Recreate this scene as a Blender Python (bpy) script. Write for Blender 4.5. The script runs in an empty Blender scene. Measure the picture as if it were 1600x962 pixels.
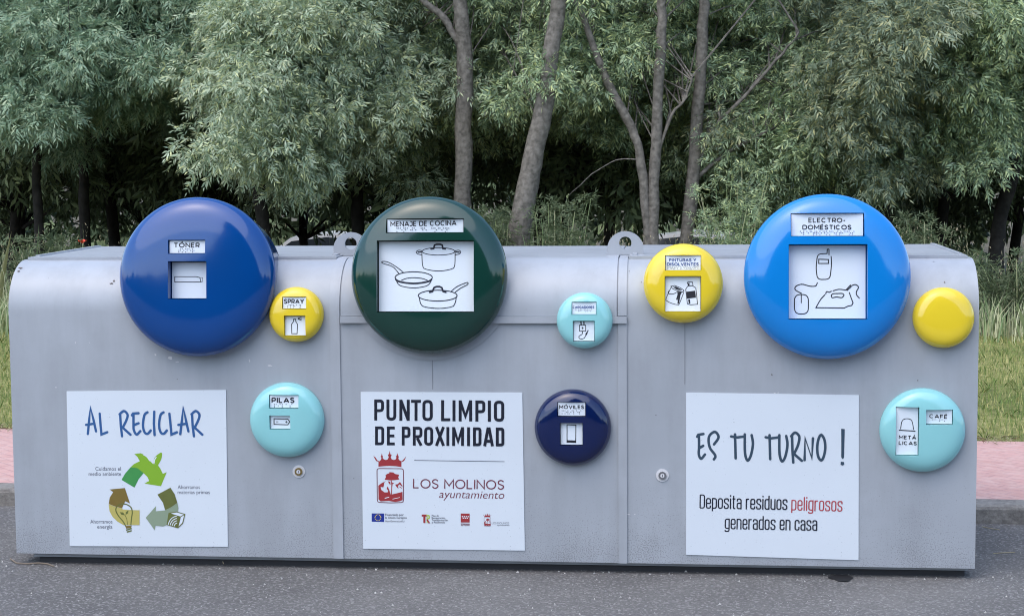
import bpy, bmesh, math, random
import numpy as np
from mathutils import Vector, Matrix

random.seed(7)
RNG = np.random.default_rng(11)
SC = bpy.context.scene
COL = SC.collection
R = math.radians

# ---------------------------------------------------------------- camera
# world frame = the container's frame: X along its front, Y away from us, Z up (metres)
F_PX, IMG_W, IMG_CX, IMG_CY = 2712.2, 1600.0, 800.0, 481.0
CAM = Vector((0.7881, -6.6924, 1.6386))
YAW, PITCH, ROLL = -0.0986, 0.0880, -0.0079
fwd = Vector((math.sin(YAW) * math.cos(PITCH), math.cos(YAW) * math.cos(PITCH), -math.sin(PITCH)))
rt0 = Vector((math.cos(YAW), -math.sin(YAW), 0))
up0 = rt0.cross(fwd)
rt = math.cos(ROLL) * rt0 + math.sin(ROLL) * up0
up = -math.sin(ROLL) * rt0 + math.cos(ROLL) * up0
cd = bpy.data.cameras.new('camera')
cd.sensor_width = 36.0
cd.lens = F_PX / IMG_W * 36.0
cd.clip_start = 0.1
cd.clip_end = 2000
cam = bpy.data.objects.new('camera', cd)
COL.objects.link(cam)
cam.matrix_world = Matrix(((rt.x, up.x, -fwd.x, CAM.x), (rt.y, up.y, -fwd.y, CAM.y),
                           (rt.z, up.z, -fwd.z, CAM.z), (0, 0, 0, 1)))
SC.camera = cam

# ---------------------------------------------------------------- sky, soft sun, exposure
SUN_EL, SUN_AZ = R(60), R(212)          # azimuth clockwise from +Y: high and veiled, over the photographer's left shoulder
w = bpy.data.worlds.new('World')
SC.world = w
w.use_nodes = True
nt = w.node_tree
sky = nt.nodes.new('ShaderNodeTexSky')
sky.sky_type = 'NISHITA'
sky.sun_disc = False
sky.sun_elevation = SUN_EL
sky.sun_rotation = SUN_AZ
sky.dust_density = 1.6
sky.ozone_density = 1.0
nt.links.new(sky.outputs[0], nt.nodes['Background'].inputs[0])
nt.nodes['Background'].inputs[1].default_value = 0.15
sl = bpy.data.lights.new('sun', 'SUN')
sl.energy = 0.75
sl.angle = R(90)
sl.color = (1.0, 0.96, 0.9)
so = bpy.data.objects.new('sun', sl)
COL.objects.link(so)
sd = Vector((math.sin(SUN_AZ) * math.cos(SUN_EL), math.cos(SUN_AZ) * math.cos(SUN_EL), math.sin(SUN_EL)))
so.rotation_euler = (-sd).to_track_quat('-Z', 'Y').to_euler()
SC.view_settings.view_transform = 'Standard'
SC.view_settings.look = 'None'
SC.view_settings.gamma = 1
SC.view_settings.exposure = 1.31
SC.render.engine = 'CYCLES'
SC.cycles.max_bounces = 6
SC.cycles.filter_width = 1.05


# ---------------------------------------------------------------- helpers: survey, tagging, materials, meshes
def ray(px, py):
    return (rt * ((px - IMG_CX) / F_PX) - up * ((py - IMG_CY) / F_PX) + fwd)


def at(px, py, Y):
    """the point seen at (px, py) in the survey photo that lies on the real vertical plane y = Y"""
    d = ray(px, py)
    return CAM + d * ((Y - CAM.y) / d.y)


def on_ground(px, py, z=0.0):
    d = ray(px, py)
    return CAM + d * ((z - CAM.z) / d.z)


class Frame:
    """a flat sheet in the world: u to the right, v up, n towards the viewer; tilt leans its top back"""
    def __init__(s, o, tilt=0.0):
        s.o = Vector(o)
        c, k = math.cos(tilt), math.sin(tilt)
        s.U, s.V, s.N = Vector((1, 0, 0)), Vector((0, k, c)), Vector((0, -c, k))

    def uv(s, px, py, n=0.0):
        d = ray(px, py)
        o = s.o + s.N * n
        t = (o - CAM).dot(s.N) / d.dot(s.N)
        q = CAM + d * t - s.o
        return (q.dot(s.U), q.dot(s.V))

    def matrix(s):
        return Matrix(((s.U.x, s.V.x, s.N.x, s.o.x), (s.U.y, s.V.y, s.N.y, s.o.y),
                       (s.U.z, s.V.z, s.N.z, s.o.z), (0, 0, 0, 1)))


def crop(ox, oy, k):
    return lambda x, y: (ox + x * k, oy + y * k)


def tag(o, label=None, cat=None, group=None, kind=None):
    if label: o['label'] = label
    if cat: o['category'] = cat
    if group: o['group'] = group
    if kind: o['kind'] = kind
    return o


def empty(name, loc=(0, 0, 0), rz=0.0):
    o = bpy.data.objects.new(name, None)
    COL.objects.link(o)
    o.location = loc
    o.rotation_euler = (0, 0, rz)
    o.empty_display_size = 0.1
    return o


def new_obj(name, me, parent=None):
    o = bpy.data.objects.new(name, me)
    COL.objects.link(o)
    if parent: o.parent = parent
    return o


def mat(name, color, rough=0.5, spec=0.5, metal=0.0, coat=0.0, var=0.0, scale=6.0, bump=0.0, bscale=40.0, color2=None):
    m = bpy.data.materials.new(name)
    m.use_nodes = True
    t = m.node_tree
    b = t.nodes['Principled BSDF']
    b.inputs['Base Color'].default_value = (*color, 1)
    b.inputs['Roughness'].default_value = rough
    b.inputs['Specular IOR Level'].default_value = spec
    b.inputs['Metallic'].default_value = metal
    b.inputs['Coat Weight'].default_value = coat
    b.inputs['Coat Roughness'].default_value = 0.06
    tc = t.nodes.new('ShaderNodeTexCoord')
    if var > 0 or color2:
        n = t.nodes.new('ShaderNodeTexNoise')
        n.inputs['Scale'].default_value = scale
        n.inputs['Detail'].default_value = 6
        t.links.new(tc.outputs['Object'], n.inputs['Vector'])
        cr = t.nodes.new('ShaderNodeValToRGB')
        a = color2 if color2 else tuple(c * (1 - var) for c in color)
        e = color if color2 else tuple(min(1, c * (1 + var)) for c in color)
        cr.color_ramp.elements[0].position = 0.32
        cr.color_ramp.elements[0].color = (*a, 1)
        cr.color_ramp.elements[1].position = 0.68
        cr.color_ramp.elements[1].color = (*e, 1)
        t.links.new(n.outputs['Fac'], cr.inputs[0])
        t.links.new(cr.outputs[0], b.inputs['Base Color'])
    if bump > 0:
        n2 = t.nodes.new('ShaderNodeTexNoise')
        n2.inputs['Scale'].default_value = bscale
        n2.inputs['Detail'].default_value = 5
        t.links.new(tc.outputs['Object'], n2.inputs['Vector'])
        bp = t.nodes.new('ShaderNodeBump')
        bp.inputs['Strength'].default_value = bump
        bp.inputs['Distance'].default_value = 0.01
        t.links.new(n2.outputs['Fac'], bp.inputs['Height'])
        t.links.new(bp.outputs[0], b.inputs['Normal'])
    return m


class MB:
    def __init__(s):
        s.v, s.f, s.m, s.lift = [], [], [], 0.0

    def add(s, verts, faces, mi=0):
        b = len(s.v)
        s.v += [tuple(p) for p in verts]
        s.f += [tuple(b + i for i in f) for f in faces]
        s.m += [mi] * len(faces)

    def box(s, x0, x1, y0, y1, z0, z1, mi=0):
        s.add([(x, y, z) for z in (z0, z1) for y in (y0, y1) for x in (x0, x1)],
              [(0, 2, 3, 1), (4, 5, 7, 6), (0, 1, 5, 4), (2, 6, 7, 3), (0, 4, 6, 2), (1, 3, 7, 5)], mi)

    def slab(s, poly, n0, n1, mi=0):
        """polygon (u,v list) between n0 (back) and n1 (front)"""
        k = len(poly)
        s.add([(u, v, n0) for u, v in poly] + [(u, v, n1) for u, v in poly],
              [tuple(range(k))[::-1], tuple(range(k, 2 * k))] +
              [(i, (i + 1) % k, k + (i + 1) % k, k + i) for i in range(k)], mi)

    def _n(s, n):
        s.lift += 0.00004
        return n + s.lift

    def poly(s, pts, n, mi=0):
        z = s._n(n)
        a = sum(pts[i][0] * pts[(i + 1) % len(pts)][1] - pts[(i + 1) % len(pts)][0] * pts[i][1] for i in range(len(pts)))
        if a < 0: pts = pts[::-1]
        s.add([(u, v, z) for u, v in pts], [tuple(range(len(pts)))], mi)

    def dot(s, c, r, n, mi=0, k=10):
        s.poly([(c[0] + r * math.cos(2 * math.pi * i / k), c[1] + r * math.sin(2 * math.pi * i / k)) for i in range(k)], n, mi)

    def ribbon(s, pts, w, n, mi=0, closed=False, rnd=False):
        z = s._n(n)
        P = [Vector(p) for p in pts]
        Q = [P[0]]
        for p in P[1:]:
            if (p - Q[-1]).length > 1e-6: Q.append(p)
        P = Q
        k = len(P)
        if k < 2: return
        L, Rr = [], []
        for i in range(k):
            if closed:
                a, b = (P[i] - P[i - 1]).normalized(), (P[(i + 1) % k] - P[i]).normalized()
            else:
                a = (P[i] - P[i - 1]).normalized() if i > 0 else (P[1] - P[0]).normalized()
                b = (P[i + 1] - P[i]).normalized() if i < k - 1 else a
            na, nb = Vector((-a.y, a.x)), Vector((-b.y, b.x))
            m = na + nb
            if m.length < 0.2: m = na.copy()
            m.normalize()
            q = m / max(0.45, m.dot(na)) * (w / 2)
            L.append(P[i] + q); Rr.append(P[i] - q)
        verts = [(p.x, p.y, z) for p in L] + [(p.x, p.y, z) for p in Rr]
        faces = []
        for i in range(k if closed else k - 1):
            j = (i + 1) % k
            faces.append((k + i, k + j, j, i))
        s.add(verts, faces, mi)
        if rnd and not closed:
            for c, d in ((P[0], P[0] - P[1]), (P[-1], P[-1] - P[-2])):
                a0 = math.atan2(d.y, d.x)
                s.add([(c.x + w / 2 * math.cos(a0 - math.pi / 2 + math.pi * i / 8),
                        c.y + w / 2 * math.sin(a0 - math.pi / 2 + math.pi * i / 8), z) for i in range(9)],
                      [tuple(range(9))], mi)

    def tube(s, pts, rad, k=6, mi=0):
        P = [Vector(p) for p in pts]
        rings = []
        for i, p in enumerate(P):
            d = (P[min(i + 1, len(P) - 1)] - P[max(i - 1, 0)]).normalized()
            a = d.cross(Vector((0, 1, 0)) if abs(d.y) < 0.9 else Vector((1, 0, 0))).normalized()
            b = d.cross(a)
            r = rad[i] if hasattr(rad, '__len__') else rad
            rings.append([p + (a * math.cos(2 * math.pi * j / k) + b * math.sin(2 * math.pi * j / k)) * r for j in range(k)])
        verts = [q for g in rings for q in g]
        faces = []
        for i in range(len(P) - 1):
            for j in range(k):
                faces.append((i * k + j, i * k + (j + 1) % k, (i + 1) * k + (j + 1) % k, (i + 1) * k + j))
        faces.append(tuple(range(k))[::-1])
        faces.append(tuple((len(P) - 1) * k + j for j in range(k)))
        s.add(verts, faces, mi)

    def extrude_profile(s, prof, x0, x1, mi=0):
        """closed (y,z) profile swept along X"""
        k = len(prof)
        s.add([(x0, y, z) for y, z in prof] + [(x1, y, z) for y, z in prof],
              [(i, (i + 1) % k, k + (i + 1) % k, k + i) for i in range(k)] +
              [tuple(range(k))[::-1], tuple(range(k, 2 * k))], mi)

    def build(s, name, mats, parent=None, smooth=None, matrix=None, recalc=False):
        me = bpy.data.meshes.new(name)
        me.from_pydata(s.v, [], s.f)
        for m in (mats if isinstance(mats, (list, tuple)) else [mats]): me.materials.append(m)
        me.polygons.foreach_set('material_index', s.m)
        if recalc:
            b = bmesh.new(); b.from_mesh(me)
            bmesh.ops.recalc_face_normals(b, faces=b.faces)
            b.to_mesh(me); b.free()
        if smooth is not None:
            me.polygons.foreach_set('use_smooth', [True] * len(me.polygons))
            me.set_sharp_from_angle(angle=R(smooth))
        me.update()
        o = new_obj(name, me, parent)
        if matrix: o.matrix_basis = matrix
        return o


def spline(pts, sub=6, closed=False):
    P = [Vector(p) for p in pts]
    k = len(P)
    out = []
    for i in range(k if closed else k - 1):
        if closed:
            p0, p1, p2, p3 = P[i - 1], P[i], P[(i + 1) % k], P[(i + 2) % k]
        else:
            p0, p1, p2, p3 = P[max(i - 1, 0)], P[i], P[i + 1], P[min(i + 2, k - 1)]
        for j in range(sub):
            t = j / sub
            out.append(0.5 * ((2 * p1) + (p2 - p0) * t + (2 * p0 - 5 * p1 + 4 * p2 - p3) * t * t + (3 * p1 - p0 - 3 * p2 + p3) * t ** 3))
    if not closed: out.append(P[-1])
    return [tuple(p) for p in out]


def roundpoly(pts, rad, closed=False, k=5):
    out = []
    n = len(pts)
    for i, p in enumerate(pts):
        if not closed and i in (0, n - 1):
            out.append(tuple(p)); continue
        p = Vector(p); a = Vector(pts[i - 1]); b = Vector(pts[(i + 1) % n])
        da, db = (a - p), (b - p)
        r = min(rad, da.length * 0.499, db.length * 0.499)
        s0, s1 = p + da.normalized() * r, p + db.normalized() * r
        for j in range(k + 1):
            t = j / k
            out.append(tuple((1 - t) ** 2 * s0 + 2 * t * (1 - t) * p + t * t * s1))
    return out


_TXT = {}


def text_mesh(body, offset=0.0, shear=0.0):
    key = (body, offset, shear)
    if key not in _TXT:
        c = bpy.data.curves.new('t', 'FONT')
        c.body = body; c.size = 1; c.offset = offset; c.shear = shear; c.resolution_u = 3
        o = bpy.data.objects.new('t', c)
        COL.objects.link(o)
        dg = bpy.context.evaluated_depsgraph_get()
        me = bpy.data.meshes.new_from_object(o.evaluated_get(dg))
        v = np.array([x.co[:2] for x in me.vertices])
        f = [tuple(p.vertices) for p in me.polygons]
        bpy.data.objects.remove(o); bpy.data.curves.remove(c); bpy.data.meshes.remove(me)
        _TXT[key] = (v, f)
    return _TXT[key]


CAP = text_mesh('H')[0][:, 1].max()


def _arc(a0, a1, k=22): return [(0.5 + 0.5 * math.cos(R(a0 + (a1 - a0) * i / k)), 0.5 + 0.5 * math.sin(R(a0 + (a1 - a0) * i / k))) for i in range(k + 1)]


GLYPHW = dict(A=.78, B=.56, C=.74, D=.70, E=.5, F=.5, G=.76, I=.02, J=.42, L=.48, M=.82, N=.68, O=.86, P=.54, R=.56, S=.54, T=.62, U=.64, V=.76, Y=.70)
GLYPHW['-'] = .3
_S = spline([(.95, .84), (.72, .98), (.38, 1), (.07, .86), (.1, .64), (.5, .51), (.9, .38), (.96, 0.190), (.65, 0), (.28, .01), (.02, 0.200)], 4)
GLYPH = dict(
    A=[([(0, 0), (.49, 1)], 0, False), ([(.51, 1), (1, 0)], 0, False), ([(.2, .27), (.8, .27)], 0, False)],
    B=[([(0, 0), (0, 1)], 0, False), ([(0, 1), (.9, 1), (.9, .53), (0, .53)], .25, False), ([(.1, .53), (1, .53), (1, 0), (0, 0)], .25, False)],
    C=[(_arc(48, 312), 0, False)], D=[([(0, 0), (0, 1)], 0, False), ([(0, 1), (1, 1), (1, 0), (0, 0)], .48, False)],
    E=[([(1, 1), (0, 1), (0, 0), (1, 0)], 0, False), ([(0, .51), (.9, .51)], 0, False)], F=[([(1, 1), (0, 1), (0, 0)], 0, False), ([(0, .48), (.9, .48)], 0, False)],
    G=[(_arc(48, 350), 0, False), ([(.98, .1), (.98, .48), (.6, .48)], 0, False)], I=[([(.5, -.06), (.5, 1.06)], 0, False)],
    J=[([(.1, 1), (1, 1), (1, 0), (0, 0), (0, .15)], .3, False)], L=[([(0, 1.06), (0, 0), (1, 0)], 0, False)],
    M=[([(0, -.05), (0, 1), (.5, .3), (1, 1), (1, -.05)], 0, False)], N=[([(0, -.05), (0, 1), (1, 0), (1, 1.05)], 0, False)], O=[(_arc(0, 345, 24), 0, True)],
    P=[([(0, 0), (0, 1)], 0, False), ([(0, 1), (1, 1), (1, .4), (0, .4)], .3, False)],
    R=[([(0, 0), (0, 1)], 0, False), ([(0, 1), (1, 1), (1, .4), (0, .4)], .3, False), ([(.5, .4), (1, -.03)], 0, False)],
    S=[(_S, 0, False)], T=[([(0, 1), (1, 1)], 0, False), ([(.5, 1), (.5, -.05)], 0, False)], U=[([(0, 1.05), (0, 0), (1, 0), (1, 1.05)], .33, False)],
    V=[([(0, 1.04), (.5, 0), (1, 1.04)], 0, False)], Y=[([(0, 1.04), (.5, .45), (1, 1.04)], 0, False), ([(.5, .45), (.5, -.05)], 0, False)])
GLYPH['-'] = [([(0, .42), (1, .42)], 0, False)]
CONDW = dict(i=.02, l=.02, r=.22, t=.22, D=.4)
_X = .74
COND = dict(
    D=[([(0, 1), (0, 0)], 0, False), ([(0, 1), (1, 1), (1, 0), (0, 0)], .2, False)], a=[([(.02, .55), (.02, _X), (1, _X), (1, -.05)], .15, False), ([(1, .42), (0, .42), (0, 0), (1, 0)], .13, False)],
    c=[([(1, .5), (1, _X), (0, _X), (0, 0), (1, 0), (1, .24)], .15, False)], d=[([(1, 1.03), (1, -.05)], 0, False), ([(1, _X), (0, _X), (0, 0), (1, 0)], .15, False)],
    e=[([(.05, .36), (1, .36)], 0, False), ([(1, .36), (1, _X), (0, _X), (0, 0), (1, 0), (1, .2)], .15, False)],
    g=[([(1, _X), (0, _X), (0, .02), (1, .02)], .15, False), ([(1, _X + .05), (1, -.22), (0, -.22), (0, -.12)], .13, False)],
    i=[([(.5, _X + .04), (.5, -.05)], 0, False), ([(.5, 1.03), (.5, .91)], 0, False)], l=[([(.5, 1.03), (.5, -.05)], 0, False)],
    n=[([(0, -.05), (0, _X + .04)], 0, False), ([(0, _X), (1, _X), (1, -.05)], .15, False)], o=[([(0, 0), (0, _X), (1, _X), (1, 0)], .16, True)],
    p=[([(0, _X + .04), (0, -.24)], 0, False), ([(0, _X), (1, _X), (1, 0), (0, 0)], .15, False)],
    r=[([(0, -.05), (0, _X + .04)], 0, False), ([(0, .5), (.1, _X), (1.15, _X)], .12, False)],
    s=[([(1, .54), (1, _X), (0, _X), (0, .42), (1, .32), (1, 0), (0, 0), (0, .2)], .14, False)],
    t=[([(.35, .98), (.35, 0), (1.1, 0)], .13, False), ([(-.15, _X), (1.1, _X)], 0, False)], u=[([(0, _X + .04), (0, 0), (1, 0)], .15, False), ([(1, _X + .04), (1, -.05)], 0, False)])


class Print:
    """ink on a sheet: everything is given in survey-crop coordinates and laid on the sheet's own plane"""
    def __init__(s, mb, fr, n, P):
        s.mb, s.fr, s.n, s.P = mb, fr, n, P
        a, b = fr.uv(*P(0, 0), n), fr.uv(*P(100, 0), n)
        s.k = math.hypot(a[0] - b[0], a[1] - b[1]) / 100

    def q(s, x, y): return s.fr.uv(*s.P(x, y), s.n)

    def line(s, pts, w, mi=1, closed=False, rnd=False, curve=False):
        if curve: pts = spline(pts, 6, closed)
        s.mb.ribbon([s.q(*p) for p in pts], w * s.k, s.n, mi, closed, rnd)

    def fill(s, pts, mi=1): s.mb.poly([s.q(*p) for p in pts], s.n, mi)

    def ell(s, cx, cy, rx, ry, w, mi=1, a0=0, a1=360):
        full = a1 - a0 >= 360
        k = 28
        pts = [(cx + rx * math.cos(R(a0 + (a1 - a0) * i / k)), cy + ry * math.sin(R(a0 + (a1 - a0) * i / k))) for i in range(k if full else k + 1)]
        s.line(pts, w, mi, closed=full)

    def dot(s, x, y, r, mi=1): s.mb.dot(s.q(x, y), r * s.k, s.n, mi)

    def text(s, body, x0, x1, base, cap, mi=1, offset=0.0, shear=0.0, base1=None):
        if offset > 0:                            # bolder: two passes set a hair apart
            dx = cap * offset * 2.2
            s.text(body, x0, x1 - 2 * dx, base, cap, mi, 0.0, shear, base1)
            s.text(body, x0 + 2 * dx, x1, base, cap, mi, 0.0, shear, base1)
            return
        v, f = text_mesh(body, offset, shear)
        a = Vector(s.q(x0, base)); b = Vector(s.q(x1, base if base1 is None else base1))
        e = b - a
        L = e.length
        e.normalize()
        p = Vector((-e.y, e.x))
        lo, hi = v[:, 0].min(), v[:, 0].max()
        kx, ky = L / (hi - lo), cap * s.k / CAP
        z = s.mb._n(s.n)
        s.mb.add([(*(a + e * ((q[0] - lo) * kx) + p * (q[1] * ky)), z) for q in v], f, mi)

    def letters(s, body, x0, x1, base, cap, wt, mi=1, base1=None, cond=False):
        """drawn lettering: each glyph is a few strokes of weight wt (share of cap height), fitted between x0 and x1"""
        gap = 0.2 if cond else 0.1 + wt
        items, x = [], 0.0
        for ch in body:
            if ch == ' ': x += 0.3 if cond else 0.42; continue
            bare = {'Ó': 'O', 'É': 'E', 'Á': 'A'}.get(ch, ch)
            wd = CONDW.get(bare, 0.36) if cond else GLYPHW[bare]
            items.append((bare, ch != bare, x, wd)); x += wd + gap
        tot = x - gap
        h = wt / 2
        a = Vector((x0, base)); b_ = Vector((x1, base if base1 is None else base1))
        kx = ((b_ - a).length - wt * cap) / tot
        e = (b_ - a).normalized(); p = Vector((e.y, -e.x))
        def M(gx, gy, ox, wd): return tuple(a + e * (wt * cap / 2 + (ox + gx * wd) * kx) + p * (cap * (h + gy * (1 - wt))))
        for ch, acc, ox, wd in items:
            for pts, rad, closed in (COND if cond else GLYPH)[ch]:
                q = [M(gx, gy, ox, wd) for gx, gy in pts]
                if rad: q = roundpoly(q, rad * cap, closed)
                s.line(q, wt * cap, mi, closed)
            if acc: s.line([M(.45, 1.17, ox, wd), M(.7, 1.36, ox, wd)], wt * cap, mi)

    def braille(s, word, x0, x1, y0, y1, mi=2):
        D = dict(a='1', b='12', c='14', d='145', e='15', f='124', g='1245', h='125', i='24', j='245', k='13', l='123', m='134', n='1345',
                 o='135', p='1234', q='12345', r='1235', s='234', t='2345', u='136', v='1236', w='2456', x='1346', y='13456', z='1356')
        cw = (x1 - x0) / len(word)
        for i, ch in enumerate(word):
            for d in D.get(ch, ''):
                d = int(d) - 1
                s.dot(x0 + cw * i + cw * (0.25 + 0.45 * (d // 3)), y0 + (y1 - y0) * (d % 3) / 2, min(cw * 0.2, (y1 - y0) * 0.17), mi)


# ---------------------------------------------------------------- materials
def add_speckle(m, lo, hi, scale, thr, col):
    """scatter small marks of another colour over a material, between heights lo..hi of the object (fading in)"""
    t = m.node_tree
    b = t.nodes['Principled BSDF']
    tc = t.nodes.new('ShaderNodeTexCoord')
    v = t.nodes.new('ShaderNodeTexNoise')
    v.inputs['Scale'].default_value = scale; v.inputs['Detail'].default_value = 3
    t.links.new(tc.outputs['Object'], v.inputs['Vector'])
    big = t.nodes.new('ShaderNodeTexNoise')
    big.inputs['Scale'].default_value = 5; big.inputs['Detail'].default_value = 4
    t.links.new(tc.outputs['Object'], big.inputs['Vector'])
    sp = t.nodes.new('ShaderNodeSeparateXYZ')
    t.links.new(tc.outputs['Object'], sp.inputs[0])
    mr = t.nodes.new('ShaderNodeMapRange')
    mr.inputs[1].default_value = hi; mr.inputs[2].default_value = lo
    t.links.new(sp.outputs[2], mr.inputs[0])
    mu = t.nodes.new('ShaderNodeMath'); mu.operation = 'MULTIPLY'
    t.links.new(mr.outputs[0], mu.inputs[0]); t.links.new(big.outputs['Fac'], mu.inputs[1])
    ad = t.nodes.new('ShaderNodeMath'); ad.operation = 'MULTIPLY_ADD'
    ad.inputs[1].default_value = 0.35
    t.links.new(mu.outputs[0], ad.inputs[0]); t.links.new(v.outputs['Fac'], ad.inputs[2])
    rp = t.nodes.new('ShaderNodeMapRange')
    rp.inputs[1].default_value = thr; rp.inputs[2].default_value = thr + 0.06
    t.links.new(ad.outputs[0], rp.inputs[0])
    mx = t.nodes.new('ShaderNodeMixRGB')
    old = b.inputs['Base Color'].links
    if old: t.links.new(old[0].from_socket, mx.inputs[1])
    else: mx.inputs[1].default_value = b.inputs['Base Color'].default_value
    mx.inputs[2].default_value = (*col, 1)
    t.links.new(rp.outputs[0], mx.inputs[0])
    t.links.new(mx.outputs[0], b.inputs['Base Color'])


M_GREY = mat('grey_paint', (0.362, 0.388, 0.42), 0.34, 0.5, var=0.07, scale=2.3, bump=0.05, bscale=9)
add_speckle(M_GREY, 0.05, 0.55, 210, 0.715, (0.25, 0.26, 0.275))
M_GREY2 = mat('grey_trim_paint', (0.375, 0.40, 0.432), 0.34, 0.5, var=0.06, scale=5, bump=0.05, bscale=14)
M_CHIP = mat('chipped_primer', (0.12, 0.10, 0.09), 0.8)
M_SPLAT = mat('dried_splash', (0.6, 0.6, 0.6), 0.7)
M_DARK = mat('dark_skid', (0.045, 0.045, 0.05), 0.6)
M_WHITE = mat('white_sheet', (0.665, 0.72, 0.768), 0.38, 0.4, var=0.015, scale=3)
add_speckle(M_WHITE, -0.34, -0.1, 170, 0.70, (0.38, 0.42, 0.46))
M_PLATE = mat('white_plate', (0.74, 0.8, 0.85), 0.4, 0.4)
M_INK = mat('black_ink', (0.012, 0.013, 0.02), 0.45)
M_BRAILLE = mat('braille_grey', (0.16, 0.18, 0.21), 0.45)
M_NAVYINK = mat('navy_ink', (0.006, 0.009, 0.022), 0.45)
M_TURNO = mat('slate_ink', (0.035, 0.065, 0.10), 0.45)
M_BLUEINK = mat('blue_ink', (0.025, 0.10, 0.27), 0.45)
M_LABELBLUE = mat('label_blue_ink', (0.02, 0.06, 0.25), 0.45)
M_REDINK = mat('red_ink', (0.33, 0.03, 0.035), 0.45)
M_PINKINK = mat('faded_red_ink', (0.42, 0.06, 0.07), 0.45)
M_WINE = mat('wine_ink', (0.17, 0.04, 0.065), 0.45)
M_GREYINK = mat('grey_ink', (0.09, 0.1, 0.14), 0.45)
M_GRN = mat('leaf_green_ink', (0.22, 0.42, 0.025), 0.45)
M_DGRN = mat('deep_green_ink', (0.035, 0.24, 0.06), 0.45, color2=(0.06, 0.3, 0.07), scale=9)
M_BRN = mat('brown_ink', (0.18, 0.11, 0.02), 0.45, color2=(0.2, 0.15, 0.03), scale=9)
M_YEL = mat('straw_ink', (0.48, 0.42, 0.12), 0.45)
M_OLV = mat('olive_ink', (0.11, 0.11, 0.025), 0.45, color2=(0.14, 0.17, 0.04), scale=9)
M_SAGE = mat('sage_ink', (0.25, 0.32, 0.22), 0.45)
M_EU = mat('flag_blue_ink', (0.01, 0.03, 0.25), 0.45)
M_STAR = mat('star_yellow_ink', (0.8, 0.6, 0.05), 0.45)
M_LIME = mat('lime_ink', (0.4, 0.55, 0.1), 0.45)
M_PRINTWHITE = mat('white_ink', (0.7, 0.76, 0.82), 0.4)


def weather(m):
    t = m.node_tree
    b = t.nodes['Principled BSDF']
    tc = t.nodes.new('ShaderNodeTexCoord')
    mp = t.nodes.new('ShaderNodeMapping'); mp.inputs['Scale'].default_value = (11, 11, 1.6)
    t.links.new(tc.outputs['Object'], mp.inputs['Vector'])
    n = t.nodes.new('ShaderNodeTexNoise'); n.inputs['Scale'].default_value = 1.0; n.inputs['Detail'].default_value = 7; n.inputs['Roughness'].default_value = 0.65
    t.links.new(mp.outputs[0], n.inputs['Vector'])
    n2 = t.nodes.new('ShaderNodeTexNoise'); n2.inputs['Scale'].default_value = 3.1; n2.inputs['Detail'].default_value = 8; n2.inputs['Roughness'].default_value = 0.7
    t.links.new(tc.outputs['Object'], n2.inputs['Vector'])
    mu = t.nodes.new('ShaderNodeMath'); mu.operation = 'MULTIPLY'
    t.links.new(n.outputs['Fac'], mu.inputs[0]); t.links.new(n2.outputs['Fac'], mu.inputs[1])
    mr = t.nodes.new('ShaderNodeMapRange')
    mr.inputs[1].default_value = 0.2; mr.inputs[2].default_value = 0.36; mr.inputs[3].default_value = 0.0; mr.inputs[4].default_value = 0.27
    t.links.new(mu.outputs[0], mr.inputs[0])
    mx = t.nodes.new('ShaderNodeMixRGB'); mx.inputs[2].default_value = (0.22, 0.23, 0.245, 1)
    t.links.new(mr.outputs[0], mx.inputs[0])
    t.links.new(b.inputs['Base Color'].links[0].from_socket, mx.inputs[1])
    t.links.new(mx.outputs[0], b.inputs['Base Color'])
    rr_ = t.nodes.new('ShaderNodeMapRange'); rr_.inputs[3].default_value = 0.26; rr_.inputs[4].default_value = 0.5
    t.links.new(n2.outputs['Fac'], rr_.inputs[0]); t.links.new(rr_.outputs[0], b.inputs['Roughness'])
    d = t.nodes.new('ShaderNodeTexNoise'); d.inputs['Scale'].default_value = 1.6; d.inputs['Detail'].default_value = 2
    t.links.new(tc.outputs['Object'], d.inputs['Vector'])
    bp = t.nodes.new('ShaderNodeBump'); bp.inputs['Strength'].default_value = 0.5; bp.inputs['Distance'].default_value = 0.03
    t.links.new(d.outputs['Fac'], bp.inputs['Height'])
    if b.inputs['Normal'].links: t.links.new(b.inputs['Normal'].links[0].from_socket, bp.inputs['Normal'])
    t.links.new(bp.outputs[0], b.inputs['Normal'])


weather(M_GREY)
weather(M_GREY2)


def gloss(name, c, rough=0.11):
    return mat(name, c, rough, 0.5, coat=0.35, var=0.04, scale=4, bump=0.05, bscale=5)


M_ROYAL = gloss('royal_blue_gloss', (0.0005, 0.052, 0.225))
M_GREEN = gloss('bottle_green_gloss', (0.006, 0.04, 0.03))
M_SKY = gloss('sky_blue_gloss', (0.004, 0.205, 0.60))
M_YELLOW = gloss('yellow_gloss', (0.78, 0.58, 0.03))
M_TURQ = gloss('turquoise_gloss', (0.27, 0.60, 0.61))
M_NAVY = gloss('navy_gloss', (0.002, 0.010, 0.065))
M_BRASS = mat('brass', (0.45, 0.33, 0.14), 0.35, metal=1)
M_STEEL = mat('steel', (0.5, 0.5, 0.52), 0.35, metal=1)


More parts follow.
